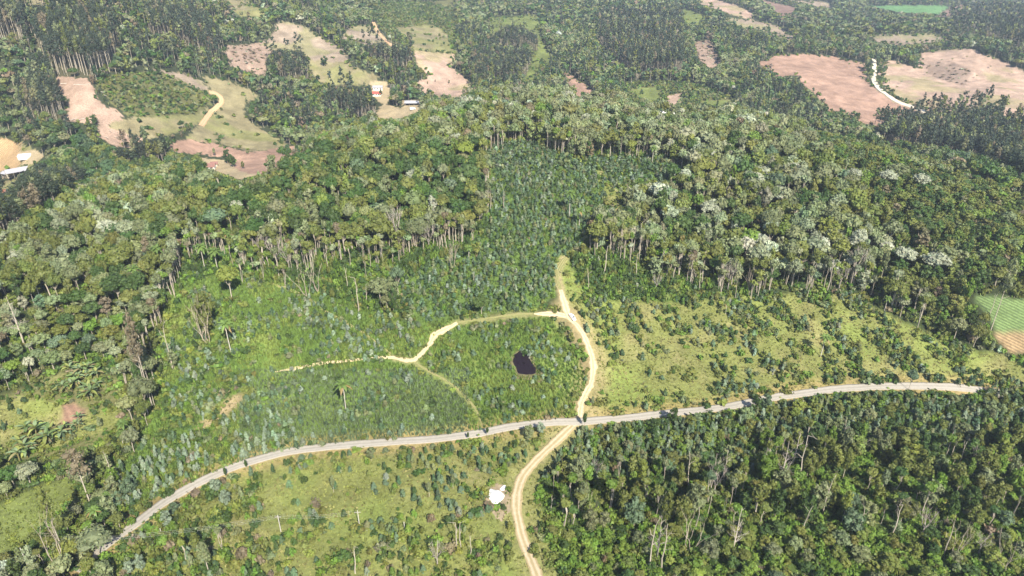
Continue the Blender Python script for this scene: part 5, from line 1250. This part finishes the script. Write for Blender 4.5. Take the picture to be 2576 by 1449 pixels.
body = loft('body', [(-2.25, ring(.72, .32, .80)), (-2.1, ring(.83, .22, .98)), (-1.2, ring(.87, .20, 1.0)), (.9, ring(.87, .20, .98)), (1.7, ring(.84, .22, .90)), (2.1, ring(.80, .26, .80)), (2.25, ring(.66, .34, .66))], M_PAINT, root)
loft('cabin', [(-1.62, ring(.74, .95, 1.03, .70)), (-.95, ring(.76, .95, 1.42, .60)), (.2, ring(.76, .95, 1.45, .60)), (1.05, ring(.76, .95, 1.02, .70))], M_PAINT, root)
def quad(name, V, mat, parent): return link(name, mesh_from(name, V, [], [(0, 1, 2, 3)] if len(V) == 4 else [(0,1,2,3),(4,5,6,7),(0,4,5,1),(1,5,6,2),(2,6,7,3),(3,7,4,0)], None, mat), parent)
def slabq(name, q, off, mat, parent):
    q = [np.array(a, float) for a in q]; off = np.array(off); return quad(name, [tuple(a+off) for a in q]+[tuple(a-off*.3) for a in q], mat, parent)
slabq('windscreen', [(.98, -.62, 1.08), (.98, .62, 1.08), (.30, .54, 1.40), (.30, -.54, 1.40)], (.02, 0, .03), M_GLASS, root)
slabq('rear_window', [(-1.52, .60, 1.09), (-1.52, -.60, 1.09), (-1.02, -.53, 1.37), (-1.02, .53, 1.37)], (-.02, 0, .03), M_GLASS, root)
for s in (-1, 1):
    slabq('side_window', [(-1.1, s*.765, 1.03), (-.1, s*.765, 1.03), (-.1, s*.66, 1.35), (-.92, s*.66, 1.35)][::s], (0, s*.03, .01), M_GLASS, root)
    slabq('side_window', [(0, s*.765, 1.03), (.78, s*.765, 1.03), (.25, s*.66, 1.35), (0, s*.66, 1.35)][::s], (0, s*.03, .01), M_GLASS, root)
    slabq('headlight', [(2.12, s*.5, .62), (2.12, s*.76, .62), (2.08, s*.76, .76), (2.1, s*.5, .76)], (.05, 0, .01), plain('lamp_glass', (.6, .6, .62), .2, .5, .02, 1), root)
    for x_ in (-1.35, 1.35):
        g = G(); th = np.arange(16)*np.pi/8; y0, y1 = s*.70, s*.89; V = [(x_+.31*math.cos(a), y0, .28+.31*math.sin(a)) for a in th]+[(x_+.31*math.cos(a), y1, .28+.31*math.sin(a)) for a in th]+[(x_, y0, .28), (x_, y1, .28)]
        g.add(V, [(32, (j+1) % 16, j) for j in range(16)]+[(33, 16+j, 16+(j+1) % 16) for j in range(16)], [(j, (j+1) % 16, 16+(j+1) % 16, 16+j) for j in range(16)], (1, 1, 1)); A_ = g.arr(); wh = link('wheel', mesh_from('wheel', A_[0], A_[1], A_[2], None, M_DARK), root)

# ------------------------------------------------------------------ power poles and line, logs, stones
M_POLE = plain('grey_pole', (.48, .45, .40), .8, .2, .12, 2); M_WIRE = plain('wire', (.50, .50, .50), .4, .5, .02, 1)
tops = []
for i, (a, b, c_, d, lb) in enumerate([(74,1432,53,1378,'leaning pale pole at the bottom left corner'),(408,1348,401,1329,'short pale pole just right of the road'),(707,1338,703,1296,'thin power pole among the shrubs'),(905,1328,889,1284,'power pole with a cross arm on the grass'),(1018,1333,1017,1313,'stubby pole right of the cross-arm pole')]):
    P, h = spot(a, b, c_, d); h = min(h, 12); r0 = link('power_pole', None, None, P); tag(r0, lb, 'pole')
    g = G(); tube(g, [(0, 0, -.8), (0, 0, h)], [.16, .12], (1, 1, 1), 8, True); V, f3, f4, _ = g.arr(); link('post', mesh_from('post', V, f3, f4, None, M_POLE), r0)
    if i in (2, 3): boxes('cross_arm', [(-1.0, -.2, h-.7, 1.0, -.12, h-.56)], M_POLE, r0)
    tops.append(np.array([P[0], P[1], P[2]+h-.5]))
A0 = hit(250, 1405); A0[2] += 8; E = tops[2]+np.array([9, 4.5, 1.0])
for k, off in enumerate((-.7, 0, .7)):
    g = G(); pts = []
    for a, b in ((A0, tops[2]), (tops[2], tops[3])):
        for tt_ in np.linspace(0, 1, 14)[:-1]:
            q = a*(1-tt_)+b*tt_; q = q+[0, off, -4*1.1*tt_*(1-tt_)]; pts.append(q)
    tube(g, pts, .012, (1, 1, 1), 3); V, f3, f4, _ = g.arr()
    tag(link('power_line', mesh_from('power_line', V, f3, f4, None, M_WIRE)), ['lowest wire of the power line over the lower slope', 'middle wire of the power line over the lower slope', 'upper wire of the power line over the lower slope'][k], 'wire', 'wires of the power line')
g = G(); tube(g, [(-4, 0, .15), (4, 0, .2)], [.28, .18], (.52, .47, .40), 6, True); V, a_, b_, c_ = g.arr(); LOG = mesh_from('log', V, a_, b_, c_, M_BARK)
for i, (x_, y_, r_) in enumerate([(255,232,-.7),(262,240,-.75),(205,215,0.05),(165,212,.1),(190,300,1.3),(208,300,1.1),(275,330,-.8),(290,345,-.7),(305,352,-.65),(318,358,-.6),(265,345,-.75),(330,365,-.6),(1130,80,.3)][:12]):
    P = hit(x_, y_, 540); o_ = link('felled_log', LOG, None, P, r_, (1+.3*(i % 3), 1.3, 1.3)); tag(o_, f"pale felled log {'high' if y_ < 260 else 'mid-way' if y_ < 320 else 'low'} in the felled clearing", 'log', 'felled logs on the clearing')
rs = np.random.RandomState(5)
st = mesh_from('stone', ICO_V*(.8+.4*rs.rand(12, 1))*[1, .8, .6], ICO_F, [], np.ones((12, 3))*[.55, .47, .36], M_BARK)
for i, (x_, y_, s_, lb) in enumerate([(1299,1246,.35,'white lump on the verge above the lime heap'),(1298,1280,.3,'white lump right of the lime heap'),(2001,1068,.4,'pale stone beside the right-hand road'),(2395,1062,.4,'pale stone on the far right verge')][:2]):
    P = hit(x_, y_); o_ = link('stone', st, None, P, i, (s_, s_, s_)); tag(o_, lb, 'stone')

# ------------------------------------------------------------------ the air
m, t, o = new_mat('haze'); pv_ = N(t, 'ShaderNodeVolumePrincipled'); pv_.inputs['Color'].default_value = (.70, .82, 1.0, 1); pv_.inputs['Density'].default_value = HAZE
pv_.inputs['Anisotropy'].default_value = .2; t.links.new(pv_.outputs[0], o.inputs['Volume'])
zb, zt = float(GZ.min())-3, max(float(GZ.max())+45, CAMZ+8)
hz = boxes('haze', [(-6300, -700, zb, 6300, 6300, zt)], m); hz['kind'] = 'stuff'; hz['label'] = 'thin bluish haze over the far hills'

# ------------------------------------------------------------------ labels: look-alikes that share one are told apart by their order in the photograph
def relabel():
    import collections
    bpy.context.view_layer.update()
    num = {2: 'two', 3: 'three', 4: 'four', 5: 'five', 6: 'six', 7: 'seven', 8: 'eight'}; od = {1: 'second', 2: 'third', 3: 'fourth', 4: 'fifth', 5: 'sixth', 6: 'seventh'}
    by = collections.defaultdict(list)
    for o in COL.objects:
        if o.parent is None and 'label' in o and 'category' in o and o.get('kind') != 'stuff': by[o['label']].append(o)
    def pxy(o): a = proj(o.location.x, o.location.y, o.location.z+3); return float(a[0]), float(a[1])
    nxt = collections.defaultdict(list)
    for lb, L in by.items():
        if len(L) > 8:
            for o in L:
                x, y = pxy(o); d = np.hypot(MK[:, 0]-x, (MK[:, 1]-y)*1.3); k = np.argsort(d); nm = next(MARKS[i][0] for i in k if MARKS[i][0] not in lb)
                t = lb+', towards '+nm
                if len(t.split()) <= 16: o['label'] = t
                nxt[o['label']].append(o)
        else: nxt[lb] += L
    for lb, L in nxt.items():
        if 2 <= len(L) <= 8:
            L = sorted(L, key=lambda o: pxy(o)[0])
            for i, o in enumerate(L):
                t = f"{'leftmost' if i == 0 else 'rightmost' if i == len(L)-1 else od[i]+' from left'} of {num[len(L)]}"
                s = lb+', '+t
                if len(s.split()) > 16: s = ' '.join(lb.replace('high ', '').replace('low ', '').split())+', '+t
                if len(s.split()) <= 16: o['label'] = s
relabel()
